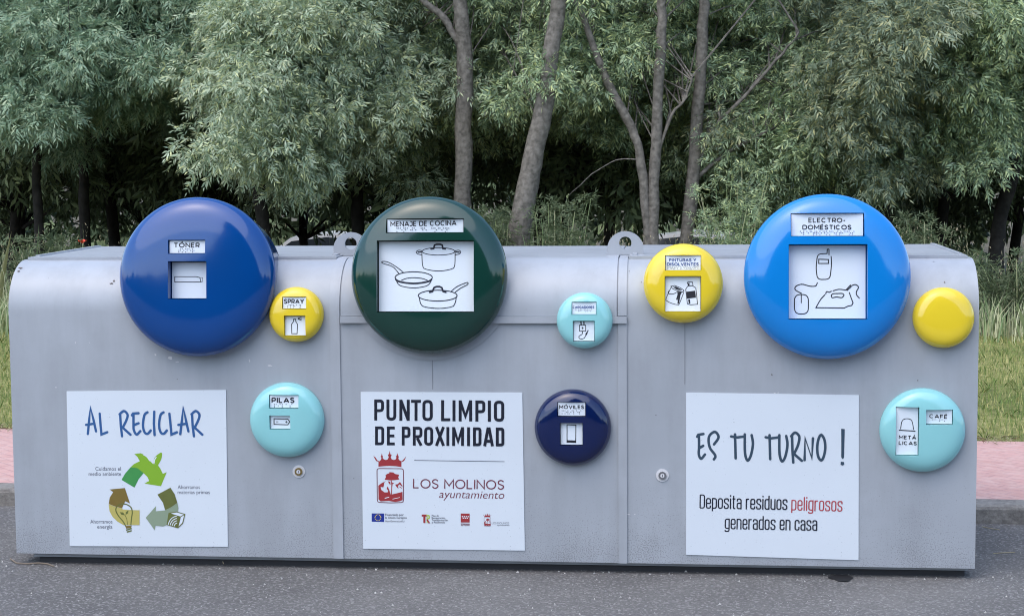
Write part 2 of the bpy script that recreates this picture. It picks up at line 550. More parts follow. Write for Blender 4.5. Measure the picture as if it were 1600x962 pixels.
def ground_mat(name, stops, scales, bump, bdist, vor=0.0, vcol=(0.3, 0.3, 0.3), rough=0.9):
    """two noises blended through a ramp, plus light grit"""
    m = bpy.data.materials.new(name)
    m.use_nodes = True
    t = m.node_tree
    b = t.nodes['Principled BSDF']
    b.inputs['Roughness'].default_value = rough
    b.inputs['Specular IOR Level'].default_value = 0.25
    tc = t.nodes.new('ShaderNodeTexCoord')
    ns = []
    for sc_ in scales:
        n = t.nodes.new('ShaderNodeTexNoise')
        n.inputs['Scale'].default_value = sc_
        n.inputs['Detail'].default_value = 7
        n.inputs['Roughness'].default_value = 0.62
        t.links.new(tc.outputs['Object'], n.inputs['Vector'])
        ns.append(n)
    mx = t.nodes.new('ShaderNodeMath'); mx.operation = 'ADD'
    t.links.new(ns[0].outputs['Fac'], mx.inputs[0]); t.links.new(ns[1].outputs['Fac'], mx.inputs[1])
    hf = t.nodes.new('ShaderNodeMath'); hf.operation = 'MULTIPLY'; hf.inputs[1].default_value = 0.5
    t.links.new(mx.outputs[0], hf.inputs[0])
    cr = t.nodes.new('ShaderNodeValToRGB')
    while len(cr.color_ramp.elements) < len(stops): cr.color_ramp.elements.new(0.5)
    for e, (p, c) in zip(cr.color_ramp.elements, stops):
        e.position = p; e.color = (*c, 1)
    t.links.new(hf.outputs[0], cr.inputs[0])
    out = cr.outputs[0]
    if vor > 0:
        vo = t.nodes.new('ShaderNodeTexVoronoi'); vo.inputs['Scale'].default_value = vor
        t.links.new(tc.outputs['Object'], vo.inputs['Vector'])
        sp = t.nodes.new('ShaderNodeSeparateColor')
        t.links.new(vo.outputs['Color'], sp.inputs[0])
        mr = t.nodes.new('ShaderNodeMapRange')
        mr.inputs[1].default_value = 0.72; mr.inputs[2].default_value = 1.0; mr.inputs[4].default_value = 0.85
        t.links.new(sp.outputs[0], mr.inputs[0])
        m2 = t.nodes.new('ShaderNodeMixRGB'); m2.inputs[2].default_value = (*vcol, 1)
        t.links.new(mr.outputs[0], m2.inputs[0]); t.links.new(out, m2.inputs[1])
        out = m2.outputs[0]
    t.links.new(out, b.inputs['Base Color'])
    bp = t.nodes.new('ShaderNodeBump')
    bp.inputs['Strength'].default_value = bump; bp.inputs['Distance'].default_value = bdist
    t.links.new(ns[1].outputs['Fac'], bp.inputs['Height'])
    t.links.new(bp.outputs[0], b.inputs['Normal'])
    return m


M_ASPHALT = ground_mat('asphalt', [(0.36, (0.09, 0.087, 0.086)), (0.5, (0.128, 0.124, 0.121)), (0.64, (0.18, 0.175, 0.168))], (0.9, 75), 0.7, 0.012, 130, (0.28, 0.275, 0.265))
M_KERB = ground_mat('kerb_concrete', [(0.38, (0.14, 0.13, 0.12)), (0.62, (0.30, 0.285, 0.26))], (4, 45), 0.5, 0.012)
M_LAWN = ground_mat('lawn_ground', [(0.36, (0.077, 0.103, 0.028)), (0.5, (0.200, 0.204, 0.069)), (0.62, (0.385, 0.347, 0.152))], (0.8, 14), 0.8, 0.03)
M_FOREST = ground_mat('leaf_litter', [(0.36, (0.06, 0.05, 0.03)), (0.64, (0.14, 0.12, 0.08))], (0.9, 20), 0.8, 0.04)
M_STAIN = mat('oil_stain', (0.02, 0.02, 0.022), 0.5)


def paver_mat():
    m = bpy.data.materials.new('pink_pavers')
    m.use_nodes = True
    t = m.node_tree
    b = t.nodes['Principled BSDF']
    b.inputs['Roughness'].default_value = 0.85
    tc = t.nodes.new('ShaderNodeTexCoord')
    mp = t.nodes.new('ShaderNodeMapping')
    mp.inputs['Rotation'].default_value = (0, 0, R(45))
    t.links.new(tc.outputs['Object'], mp.inputs['Vector'])
    br = t.nodes.new('ShaderNodeTexBrick')
    br.inputs['Scale'].default_value = 1.0
    br.inputs['Brick Width'].default_value = 0.12
    br.inputs['Row Height'].default_value = 0.06
    br.inputs['Mortar Size'].default_value = 0.004
    br.inputs['Mortar Smooth'].default_value = 0.4
    br.inputs['Color1'].default_value = (0.54, 0.315, 0.28, 1)
    br.inputs['Color2'].default_value = (0.49, 0.285, 0.25, 1)
    br.inputs['Mortar'].default_value = (0.42, 0.25, 0.24, 1)
    t.links.new(mp.outputs[0], br.inputs['Vector'])
    n = t.nodes.new('ShaderNodeTexNoise'); n.inputs['Scale'].default_value = 11; n.inputs['Detail'].default_value = 9; n.inputs['Roughness'].default_value = 0.72
    t.links.new(tc.outputs['Object'], n.inputs['Vector'])
    mx = t.nodes.new('ShaderNodeMixRGB'); mx.blend_type = 'MIX'
    mr = t.nodes.new('ShaderNodeMapRange'); mr.inputs[1].default_value = 0.42; mr.inputs[2].default_value = 0.72; mr.inputs[4].default_value = 0.75
    t.links.new(n.outputs['Fac'], mr.inputs[0])
    t.links.new(mr.outputs[0], mx.inputs[0])
    t.links.new(br.outputs['Color'], mx.inputs[1]); mx.inputs[2].default_value = (0.58, 0.42, 0.38, 1)
    t.links.new(mx.outputs[0], b.inputs['Base Color'])
    bp = t.nodes.new('ShaderNodeBump'); bp.inputs['Strength'].default_value = 0.6; bp.inputs['Distance'].default_value = 0.01; bp.invert = True
    t.links.new(br.outputs['Fac'], bp.inputs['Height'])
    t.links.new(bp.outputs[0], b.inputs['Normal'])
    return m


M_PAVER = paver_mat()


def leaf_mat(name, cols, rough=0.42, trans=0.18, spec=0.5):
    """foliage: each leaf (mesh island) picks its own tint"""
    m = bpy.data.materials.new(name)
    m.use_nodes = True
    t = m.node_tree
    b = t.nodes['Principled BSDF']
    b.inputs['Roughness'].default_value = rough
    b.inputs['Specular IOR Level'].default_value = spec
    g = t.nodes.new('ShaderNodeNewGeometry')
    cr = t.nodes.new('ShaderNodeValToRGB')
    while len(cr.color_ramp.elements) < len(cols): cr.color_ramp.elements.new(0.5)
    for i, (e, c) in enumerate(zip(cr.color_ramp.elements, cols)):
        e.position = i / (len(cols) - 1); e.color = (*c, 1)
    t.links.new(g.outputs['Random Per Island'], cr.inputs[0])
    t.links.new(cr.outputs[0], b.inputs['Base Color'])
    if trans > 0:
        tr = t.nodes.new('ShaderNodeBsdfTranslucent')
        t.links.new(cr.outputs[0], tr.inputs[0])
        ms = t.nodes.new('ShaderNodeMixShader'); ms.inputs[0].default_value = trans
        t.links.new(b.outputs[0], ms.inputs[1]); t.links.new(tr.outputs[0], ms.inputs[2])
        t.links.new(ms.outputs[0], t.nodes['Material Output'].inputs[0])
    return m


M_LEAF_A = leaf_mat('ash_leaves', [(0.087, 0.111, 0.074), (0.207, 0.310, 0.181), (0.324, 0.428, 0.242), (0.462, 0.575, 0.323), (0.602, 0.654, 0.286)])
M_LEAF_B = leaf_mat('silvery_ash_leaves', [(0.212, 0.304, 0.199), (0.323, 0.413, 0.263), (0.466, 0.539, 0.383), (0.534, 0.571, 0.263)])
M_LEAF_C = leaf_mat('blue_green_leaves', [(0.152, 0.255, 0.169), (0.240, 0.348, 0.223), (0.371, 0.456, 0.274)])
M_LEAF_D = leaf_mat('yellowing_ash_leaves', [(0.122, 0.171, 0.114), (0.178, 0.237, 0.153), (0.260, 0.319, 0.206), (0.308, 0.349, 0.199), (0.437, 0.416, 0.185)])
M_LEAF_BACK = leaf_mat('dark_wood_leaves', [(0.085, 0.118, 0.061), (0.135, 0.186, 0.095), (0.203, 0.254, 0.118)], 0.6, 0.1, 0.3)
M_GRASS = leaf_mat('mown_grass_blades', [(0.120, 0.200, 0.051), (0.199, 0.290, 0.078), (0.338, 0.359, 0.122), (0.636, 0.578, 0.259)], 0.6, 0.2, 0.3)
M_TALL = leaf_mat('tall_grass_blades', [(0.232, 0.326, 0.155), (0.310, 0.419, 0.202), (0.419, 0.496, 0.248), (0.651, 0.635, 0.388), (0.750, 0.750, 0.512)], 0.55, 0.25, 0.3)
M_STRAW = leaf_mat('straw', [(0.42, 0.38, 0.26), (0.3, 0.25, 0.15)], 0.7, 0.1, 0.2)
M_SHRUB = leaf_mat('shrub_leaves', [(0.08, 0.12, 0.06), (0.13, 0.17, 0.09), (0.17, 0.2, 0.11)], 0.55, 0.25, 0.3)
M_BARK = mat('grey_bark', (0.23, 0.21, 0.185), 0.9, 0.15, color2=(0.10, 0.092, 0.08), scale=22, bump=0.9, bscale=26)
M_BARKD = mat('dark_bark', (0.055, 0.05, 0.045), 0.9, 0.1, color2=(0.026, 0.024, 0.022), scale=10, bump=0.8, bscale=24)

# ---------------------------------------------------------------- ground
SL = -0.027                                # the kerb runs a degree and a half off the container's front


def kerb_y(x, y): return y + SL * x


def ground_patch(name, y0, y1, z, m, x0=-90, x1=90, sheared=True):
    b = MB()
    s = (lambda x, y: kerb_y(x, y)) if sheared else (lambda x, y: y)
    b.add([(x0, s(x0, y0), z), (x1, s(x1, y0), z), (x1, s(x1, y1), z), (x0, s(x0, y1), z)], [(0, 1, 2, 3)])
    o = b.build(name, m)
    return tag(o, kind='structure')


ground_patch('road', -120, 1.10, 0.0, M_ASPHALT)

kb = MB()
for i in range(-14, 14):
    x0, x1 = i * 1.0 + 0.31, i * 1.0 + 1.306
    zt = 0.082
    pr = [(1.09, -0.1), (1.092, 0.062), (1.098, 0.074), (1.112, zt), (1.232, zt), (1.232, -0.1)]
    k = len(pr)
    kb.add([(x0, kerb_y(x0, y), z) for y, z in pr] + [(x1, kerb_y(x1, y), z) for y, z in pr],
           [(j, (j + 1) % k, k + (j + 1) % k, k + j) for j in range(k)] + [tuple(range(k)), tuple(range(k, 2 * k))[::-1]])
tag(kb.build('kerb', M_KERB, recalc=True), kind='structure')
ground_patch('pavement', 1.236, 2.86, 0.078, M_PAVER)

# terrain: lawn, then a floor of leaf litter that falls away behind the wood
tb = MB()
xs = np.linspace(-90, 90, 61)
ysl = [2.86, 4, 6, 8.2]


def terrain_z(x, y):
    d = max(0.0, min(1.0, (y - 15.5) / 8.0))
    return 0.072 - 1.38 * d * d * (3 - 2 * d)


def sheet(name, ys, m):
    b = MB()
    for y in ys:
        for x in xs:
            yy = kerb_y(x, y) if y < 9 else y
            b.v.append((x, yy, terrain_z(x, y)))
    n = len(xs)
    for j in range(len(ys) - 1):
        for i in range(n - 1):
            b.f.append((j * n + i, j * n + i + 1, (j + 1) * n + i + 1, (j + 1) * n + i)); b.m.append(0)
    return tag(b.build(name, m, smooth=60), kind='structure')


sheet('lawn', [2.86, 4, 6, 8.4], M_LAWN)
sheet('forest_floor', [8.4, 10, 12, 14, 15.5, 17, 18.5, 20, 21.5, 23.5, 30, 60, 200], M_FOREST)

# added dark mound behind the camera, unseen, for the glossy hatches to reflect
hb = MB()
hx = np.linspace(-80, 80, 81); hy = np.linspace(-75, -16, 24)
HRN = np.random.default_rng(5)
for y in hy:
    t = min(1.0, max(0.0, (-16 - y) / 7.0))
    for x in hx:
        z = (4.6 + 16 * math.exp(-((x - 2.0) / 7.0) ** 2)) * t ** 0.5 * (0.75 + 0.25 * math.sin(x * 0.33 + 1.2) * math.sin(x * 0.11 + y * 0.2)) + (HRN.uniform(-0.7, 1.0) if t > 0.05 else -0.2)
        hb.v.append((x, y, z))
n = len(hx)
for j in range(len(hy) - 1):
    for i in range(n - 1):
        hb.f.append((j * n + i, j * n + i + 1, (j + 1) * n + i + 1, (j + 1) * n + i)); hb.m.append(0)
tag(hb.build('added_reflection_mound', mat('added_mound_green', (0.05, 0.065, 0.035), 0.9, 0.1, color2=(0.02, 0.03, 0.015), scale=2, bump=1, bscale=4), smooth=60), kind='structure')

# ---------------------------------------------------------------- the container
W2L, W2R, H, RAD, DEP = -1.9, 1.9045, 1.2257, 0.197, 1.0
C0 = empty('recycling_container')
tag(C0, 'long grey metal recycling container with round coloured hatches and white signs, at the kerb', 'recycling container')


def front_profile(off=0.0, z0=None, y_end=None, k=12):
    """(y,z) points up the front face, round the curve and back along the top, pushed out by off"""
    pts = [(-off, z0 if z0 is not None else 0.05)]
    r = RAD + off
    for i in range(k + 1):
        a = math.pi / 2 * i / k
        pts.append((RAD - r * math.cos(a), H - RAD + r * math.sin(a)))
    pts.append((y_end if y_end is not None else DEP, H + off))
    return pts


FACE = Frame((0, 0, 0))
def fx(px, py=600): return FACE.uv(px, py)[0]
def fz(px, py): return FACE.uv(px, py)[1]


b = MB()
pr = front_profile() + [(DEP, 0.06)]
k = len(pr)
# bottom edge runs a hair out of level, as it does on the worn real one
vl = [(W2L, y, (0.047 if i == 0 else z)) for i, (y, z) in enumerate(pr)]
vr = [(W2R, y, (0.043 if i == 0 else z)) for i, (y, z) in enumerate(pr)]
b.add(vl + vr, [(i, (i + 1) % k, k + (i + 1) % k, k + i) for i in range(k)] + [tuple(range(k))[::-1], tuple(range(k, 2 * k))])
body = b.build('body', M_GREY, C0, smooth=25, recalc=True)

# chips and splashes on the paint, as thin flakes in one part each
def flakes(name, m, spots):
    rr = random.Random(3)
    for px, py, rx, ry in spots:
        yy = 0.0
        q = at(px, py, 0)
        if q.z > H - RAD:
            for _ in range(6):
                dz = min(q.z - (H - RAD), RAD * 0.999)
                yy = RAD - math.sqrt(RAD * RAD - dz * dz)
                q = at(px, py, yy)
        dz = max(0.0, min(q.z - (H - RAD), RAD * 0.99))
        th = math.asin(dz / RAD)
        V = Vector((0, math.sin(th), math.cos(th))); N = Vector((0, -math.cos(th), math.sin(th)))
        s = 0.0025
        pts = []
        for i in range(9):
            a = 2 * math.pi * i / 9
            k_ = rr.uniform(0.55, 1.15)
            pts.append(q + N * 0.0016 + Vector((1, 0, 0)) * (rx * s * k_ * math.cos(a)) + V * (ry * s * k_ * math.sin(a)))
        b = MB(); b.add(pts, [tuple(range(9))]); b.build(name, m, C0)


flakes('paint_chip', M_CHIP, [(32, 419, 5, 2.2), (29, 424, 2.5, 2), (174, 443, 3.2, 1.6), (178, 439, 1.8, 1.8), (1459, 409, 1.6, 1), (1476, 441, .8, 1.6),
                              (1206, 585, 1.3, 1), (1434, 594, 1.3, 1), (1002, 441, .9, .9), (983, 424, .9, .9), (1025, 648, .9, .9), (553, 747, .8, .8), (277, 592, .9, 1.2)])
flakes('dried_splash', M_SPLAT, [(243, 554, 2.2, 1.8), (266, 559, 4, 3), (277, 565, 3, 1), (118, 535, 1, 1.2), (140, 535, 1.2, .8), (390, 563, 1.2, 2.5), (422, 571, 4, 1.3),
                                 (88, 605, 2, 1), (524, 577, 1, 1.4), (1210, 614, 2, .8), (1216, 613, 1.2, 1), (982, 803, 2.4, 1), (992, 803, 1.5, .9), (526, 585, .8, 1)])

# skid under the body
b = MB()
b.box(W2L + 0.075, W2R - 0.03, 0.055, DEP - 0.06, 0.0, 0.028, 0)
b.box(W2L + 0.06, W2R - 0.02, 0.03, DEP - 0.05, 0.028, 0.0385, 1)
b.build('skid', [M_DARK, M_GREY2], C0)
b = MB()
b.box(W2L + 0.12, W2R - 0.08, 0.075, DEP - 0.08, 0.0385, 0.062)
b.build('underframe', M_DARK, C0)

# top sheets of the outer bays, each with a lip that overhangs the curve
XS1a, XS1b = fx(517), fx(532.5)
XS2a, XS2b = fx(966), fx(979.5)


def lid(x0, x1):
    b = MB()
    z0, z1 = H + 0.002, H + 0.0105
    b.box(x0, x1, RAD - 0.024, DEP + 0.012, z0, z1)
    b.box(x0, x1, RAD - 0.0235, RAD - 0.018, z0 - 0.006, z0)
    b.box(x0 + .012, x0 + .03, RAD + 0.03, DEP - .01, z1, z1 + .006)
    b.box(x1 - .03, x1 - .012, RAD + 0.03, DEP - .01, z1, z1 + .006)
    b.build('top_sheet', M_GREY2, C0)


lid(W2L + 0.02, XS1a - 0.004)
lid(XS2b + 0.004, W2R - 0.018)


def bent_strip(name, x0, x1, z0, off, thick, y_end=DEP, m=M_GREY2, z_top=None):
    outer = front_profile(off + thick, z0, y_end)
    inner = front_profile(off, z0, y_end)
    b = MB()
    pr = outer + inner[::-1]
    b.extrude_profile(pr, x0, x1)
    return b.build(name, m, C0, smooth=25, recalc=True)


ZH = fz(700, 499)                                           # height of the middle bay's horizontal rail
bent_strip('seam_strip', XS1a, XS1b, 0.046, 0.0, 0.006)
# right strip is cut where the rail passes
b = MB(); b.box(XS2a, XS2b, -0.006, 0.0, 0.044, ZH - 0.014); b.build('seam_strip', M_GREY2, C0)
bent_strip('seam_strip', XS2a, XS2b, ZH + 0.016, 0.0, 0.006)
# raised lid of the middle bay and its rail
bent_strip('bay_lid', XS1b + 0.006, XS2a - 0.005, ZH + 0.014, 0.0005, 0.007, m=M_GREY)
b = MB()
b.box(XS1b + 0.004, XS2b + 0.0, -0.016, 0.0, ZH - 0.013, ZH + 0.013)
b.build('rail', M_GREY2, C0)
# round backing plate behind the green hatch
ctr = FACE.uv(671, 430)
b = MB()
rb = 0.332
pts = [(ctr[0] + rb * math.cos(a), ctr[1] + rb * math.sin(a)) for a in np.linspace(math.pi * 1.165, math.pi * 1.835, 40)]
b.slab(pts, 0.001, 0.0065)
b.build('backing_plate', M_GREY2, C0, matrix=FACE.matrix())
# fine weld seams on the fronts
M_SEAM = mat('seam_grey', (0.2, 0.21, 0.23), 0.6)  # plain darker grey for the thin seam lines
for px, y0, y1 in ((676, 562, 608), (1070, 506, 600)):
    x = fx(px); b = MB(); b.box(x - .0011, x + .0011, -0.0013, 0, fz(px, y1), fz(px, y0)); b.build('weld_seam', M_SEAM, C0)

# lifting lugs
def lug(px):
    x = fx(px, 400)
    x = at(px, 392, 0.30).x
    b = MB()
    r, h, k = 0.072, 0.05, 24
    out = [(x - r, H + 0.008)] + [(x + r * math.cos(a), H + 0.034 + r * math.sin(a) * 0.95) for a in np.linspace(math.pi, 0, k)] + [(x + r, H + 0.008)]
    # plate with a round hole: ring of quads between the outline and the hole
    cx, cz, hr = x, H + 0.056, 0.025
    m_ = 48
    def outline(a):
        d = Vector((math.cos(a), math.sin(a)))
        best = None
        P = [Vector(p) for p in out]
        for i in range(len(P)):
            p, q = P[i], P[(i + 1) % len(P)]
            e = q - p
            den = d.x * e.y - d.y * e.x
            if abs(den) < 1e-9: continue
            t = ((p.x - cx) * e.y - (p.y - cz) * e.x) / den
            u = ((p.x - cx) * d.y - (p.y - cz) * d.x) / den
            if t > 0 and -1e-6 <= u <= 1 + 1e-6 and (best is None or t < best): best = t
        return (cx + d.x * best, cz + d.y * best)
    y0, y1 = 0.30, 0.314
    V = []
    for i in range(m_):
        a = 2 * math.pi * i / m_
        o_, h_ = outline(a), (cx + hr * math.cos(a), cz + hr * math.sin(a))
        V += [(o_[0], y0, o_[1]), (h_[0], y0, h_[1]), (o_[0], y1, o_[1]), (h_[0], y1, h_[1])]
    F = []
    for i in range(m_):
        j = (i + 1) % m_
        A, B = i * 4, j * 4
        F += [(A, B, B + 1, A + 1), (A + 2, A + 3, B + 3, B + 2), (A, A + 2, B + 2, B), (A + 1, B + 1, B + 3, A + 3)]
    b.add(V, F)
    b.box(x - r - .004, x + r + .004, y0 - .006, y1 + .006, H + 0.0075, H + 0.0135)
    b.build('lifting_lug', M_GREY2, C0, smooth=30, recalc=True)


lug(548)
lug(977)

# locks
M_RING = mat('lock_ring', (0.62, 0.62, 0.63), 0.4)


def lock(px, py, m):
    fr = Frame((*[FACE.uv(px, py)[0]], 0, FACE.uv(px, py)[1]))
    b = MB()
    for r, n0, n1, mi in ((0.025, 0.0, 0.003, 0), (0.0155, 0.003, 0.009, 1), (0.008, 0.009, 0.0105, 0)):
        k = 24
        b.slab([(r * math.cos(2 * math.pi * i / k), r * math.sin(2 * math.pi * i / k)) for i in range(k)], n0, n1, mi)
    b.slab([(-.0012, -.005), (.0012, -.005), (.0012, .005), (-.0012, .005)], .0105, .0109, 2)
    o = b.build('lock', [M_RING, m, M_DARK], C0, matrix=fr.matrix())
    return o


tag(lock(467, 736, M_BRASS), 'round brass lock below the turquoise battery hatch')
tag(lock(1035, 742, M_STEEL), 'round steel lock beside the right white sign')


# ---------------------------------------------------------------- hatches
def dome_mesh(Rr, h, skirt, seg=112, rings=22):
    b = MB()
    b.v.append((0, 0, h))
    rad = [math.sin(math.pi / 2 * i / rings) for i in range(1, rings + 1)]
    for i, q in enumerate(rad):
        q = min(q, 1.0)
        z = surf_h(q, h)
        for j in range(seg):
            a = 2 * math.pi * j / seg
            b.v.append((Rr * q * math.cos(a), Rr * q * math.sin(a), z))
    for rr, z in ((1.0, -0.012), (0.98, -0.02), (0.9, -skirt)):
        for j in range(seg):
            a = 2 * math.pi * j / seg
            b.v.append((Rr * rr * math.cos(a), Rr * rr * math.sin(a), z))
    tot = rings + 3
    for j in range(seg): b.f.append((0, 1 + j, 1 + (j + 1) % seg))
    for i in range(tot - 1):
        for j in range(seg):
            k0, k1 = 1 + i * seg, 1 + (i + 1) * seg
            b.f.append((k0 + j, k1 + j, k1 + (j + 1) % seg, k0 + (j + 1) % seg))
    b.f.append(tuple(1 + (tot - 1) * seg + j for j in range(seg))[::-1])
    b.m = [0] * len(b.f)
    return b


def surf_h(q, h): return h * (0.20 * max(0.0, 1 - q * q) + 0.80 * max(0.0, 1 - q ** 7.0) ** 0.6)


def make_hatch(cx, cy, rpx, m, label, h, y_rim, tilt, skirt, windows):
    """windows: list of (P, (x0,y0,x1,y1), depth, draw, inks, name)"""
    o3 = at(cx, cy, y_rim)
    fr = Frame(o3, tilt)
    Rr = rpx * (o3 - CAM).dot(fwd) / F_PX
    dm = dome_mesh(Rr, h, skirt)
    ob = dm.build('deposit_hatch', m, C0, matrix=fr.matrix())
    cutters = []
    plates = []
    for P, (x0, y0, x1, y1), depth, draw, inks, nm in windows:
        cs = []
        for (x, y) in ((x0, y0), (x1, y0), (x1, y1), (x0, y1)):
            px, py = P(x, y)
            q = fr.uv(px, py, h * 0.9)
            zz = surf_h(min(0.99, math.hypot(*q) / Rr), h)
            cs.append(fr.uv(px, py, zz))
        u0, u1 = (cs[0][0] + cs[3][0]) / 2, (cs[1][0] + cs[2][0]) / 2
        v0, v1 = (cs[2][1] + cs[3][1]) / 2, (cs[0][1] + cs[1][1]) / 2
        far = min(surf_h(min(0.995, math.hypot(u, v) / Rr), h) for u in (u0, u1) for v in (v0, v1))
        floor = max(0.002, min(h - depth, far - 0.006))
        cb = MB(); cb.box(u0, u1, v0, v1, max(-0.008, floor - 0.014), h + 0.1)
        co = cb.build('cut', m, matrix=fr.matrix())
        cutters.append(co)
        plates.append((P, u0, u1, v0, v1, floor, draw, inks, nm))
    if cutters:
        for co in cutters:
            md = ob.modifiers.new('b', 'BOOLEAN'); md.operation = 'DIFFERENCE'; md.object = co; md.solver = 'EXACT'
        bpy.context.view_layer.update()
        dg = bpy.context.evaluated_depsgraph_get()
        me = bpy.data.meshes.new_from_object(ob.evaluated_get(dg))
        ob.modifiers.clear()
        ob.data = me
        me.name = 'deposit_hatch'
        for co in cutters:
            cm = co.data
            bpy.data.objects.remove(co); bpy.data.meshes.remove(cm)
    me = ob.data
    me.polygons.foreach_set('use_smooth', [True] * len(me.polygons))
    me.set_sharp_from_angle(angle=R(33))
    tag(ob, label)
    for P, u0, u1, v0, v1, floor, draw, inks, nm in plates:
        mb = MB()
        g = 0.0032 if rpx > 80 else 0.0022
        mb.slab([(u0 + g, v0 + g), (u1 - g, v0 + g), (u1 - g, v1 - g), (u0 + g, v1 - g)], floor + 0.0002, floor + 0.003, 0)
        draw(Print(mb, fr, floor + 0.0035, P))
        mb.build(nm, [M_PLATE] + inks + [M_BRAILLE], ob)
    return ob


LBL, PIC = 'label_plate', 'pictogram_plate'

# --- TONER
cT = crop(225, 360, 0.12474)
def d_toner_l(p):
    p.letters('TÓNER', 372, 697, 215, 62, 0.200); p.braille('toner', 425, 640, 232, 268)
def d_toner_p(p):
    p.line([(385, 578), (655, 578), (700, 590), (712, 645), (385, 645)], 9, closed=True)
    p.line([(702, 590), (735, 590), (735, 640), (713, 645)], 5)
make_hatch(308.5, 432.5, 124.5, M_ROYAL, 'large dark blue round hatch reading TÓNER', 0.075, -0.022, R(5), 0.25,
           [(cT, (300, 118, 765, 292), 0.018, d_toner_l, [M_INK], LBL), (cT, (300, 385, 780, 858), 0.050, d_toner_p, [M_INK], PIC)])

# --- MENAJE DE COCINA
cM = crop(580, 330, 0.17664)
def d_men_l(p):
    p.letters('MENAJE DE COCINA', 170, 755, 137, 46, 0.180, base1=126); p.braille('menaje de cocina', 220, 710, 150, 180)
def d_men_p(p):
    w = 7
    p.ell(595, 355, 145, 33, w)
    p.line(spline([(448, 365), (455, 480), (485, 512), (595, 528), (705, 512), (738, 480), (742, 365)], 5), w)
    p.line(spline([(450, 350), (420, 345), (398, 360), (412, 378), (450, 385)], 4), w)
    p.line([(410, 362), (448, 360)], 12)
    p.line(spline([(742, 350), (775, 345), (792, 360), (778, 378), (742, 385)], 4), w)
    p.line([(744, 360), (782, 362)], 12)
    p.line([(530, 333), (552, 330), (560, 300), (580, 293), (612, 293), (628, 300), (634, 330), (655, 333)], 15, rnd=True)
    p.ell(376, 585, 165, 50, 8)
    p.line(spline([(214, 598), (250, 622), (376, 638), (500, 622), (538, 598)], 6), 15)
    p.line(spline([(222, 615), (260, 658), (376, 677), (492, 658), (532, 612)], 6), w)
    p.line(spline([(265, 612), (310, 594), (376, 587), (450, 594), (500, 612)], 5), w)
    p.line(spline([(245, 550), (190, 490), (103, 460), (100, 444), (150, 450), (220, 490), (285, 540)], 5), w)
    p.ell(588, 745, 172, 48, 8)
    p.line(spline([(425, 765), (440, 820), (480, 846), (600, 858), (710, 844), (740, 815), (752, 765)], 5), w)
    p.line([(518, 715), (542, 708), (555, 676), (575, 666), (605, 666), (625, 676), (636, 708), (660, 715)], 15, rnd=True)
    p.line(spline([(705, 710), (760, 665), (845, 630), (856, 640), (845, 652), (790, 680), (740, 718)], 5), w)
make_hatch(670.5, 430, 123, M_GREEN, 'large bottle green round hatch reading MENAJE DE COCINA', 0.075, -0.022, R(5), 0.25,
           [(cM, (132, 65, 818, 192), 0.018, d_men_l, [M_INK], LBL), (cM, (50, 258, 908, 893), 0.046, d_men_p, [M_NAVYINK], PIC)])

# --- ELECTRODOMESTICOS
cE = crop(1220, 320, 0.19763)
def d_ele_l(p):
    p.letters('ELECTRO-', 218, 512, 141, 38, 0.190); p.letters('DOMÉSTICOS', 170, 558, 196, 38, 0.190); p.braille('electrodomesticos', 148, 585, 210, 234)
def d_ele_p(p):
    w = 8
    p.line(roundpoly([(365, 385), (290, 388), (278, 500), (290, 590), (388, 588), (402, 470), (398, 405)], 34), w)
    p.line(roundpoly([(365, 388), (368, 350), (381, 350), (381, 397)], 7), w)
    p.line([(300, 430), (377, 432), (377, 463), (300, 463)], w, closed=True)
    p.line(roundpoly([(108, 708), (218, 708), (218, 862), (108, 862)], 48, closed=True), w, closed=True)
    p.line([(162, 712), (162, 776)], 7)
    p.line(spline([(290, 612), (275, 640), (230, 642), (165, 627), (118, 645), (116, 672), (165, 700)], 6), w)
    p.line([(350, 708), (316, 745), (295, 780), (278, 812), (500, 815), (528, 801), (560, 794), (571, 775), (540, 690)], w)
    p.line(spline([(355, 705), (362, 686), (384, 690), (402, 680)], 4), w)
    p.line(spline([(410, 680), (460, 667), (512, 673)], 5), w)
    p.line(roundpoly([(397, 715), (412, 701), (488, 699), (502, 712), (484, 734), (440, 727), (405, 735)], 8, closed=True), w, closed=True)
    p.line([(512, 676), (550, 635), (557, 644), (522, 678)], w)
    p.line(spline([(560, 638), (590, 630), (614, 650), (598, 685), (600, 712), (622, 738)], 6), w)
make_hatch(1292, 432, 129, M_SKY, 'large bright blue round hatch reading ELECTRO-DOMÉSTICOS', 0.075, -0.022, R(5), 0.25,
           [(cE, (78, 65, 660, 250), 0.02, d_ele_l, [M_INK], LBL), (cE, (62, 312, 685, 905), 0.05, d_ele_p, [M_INK], PIC)])

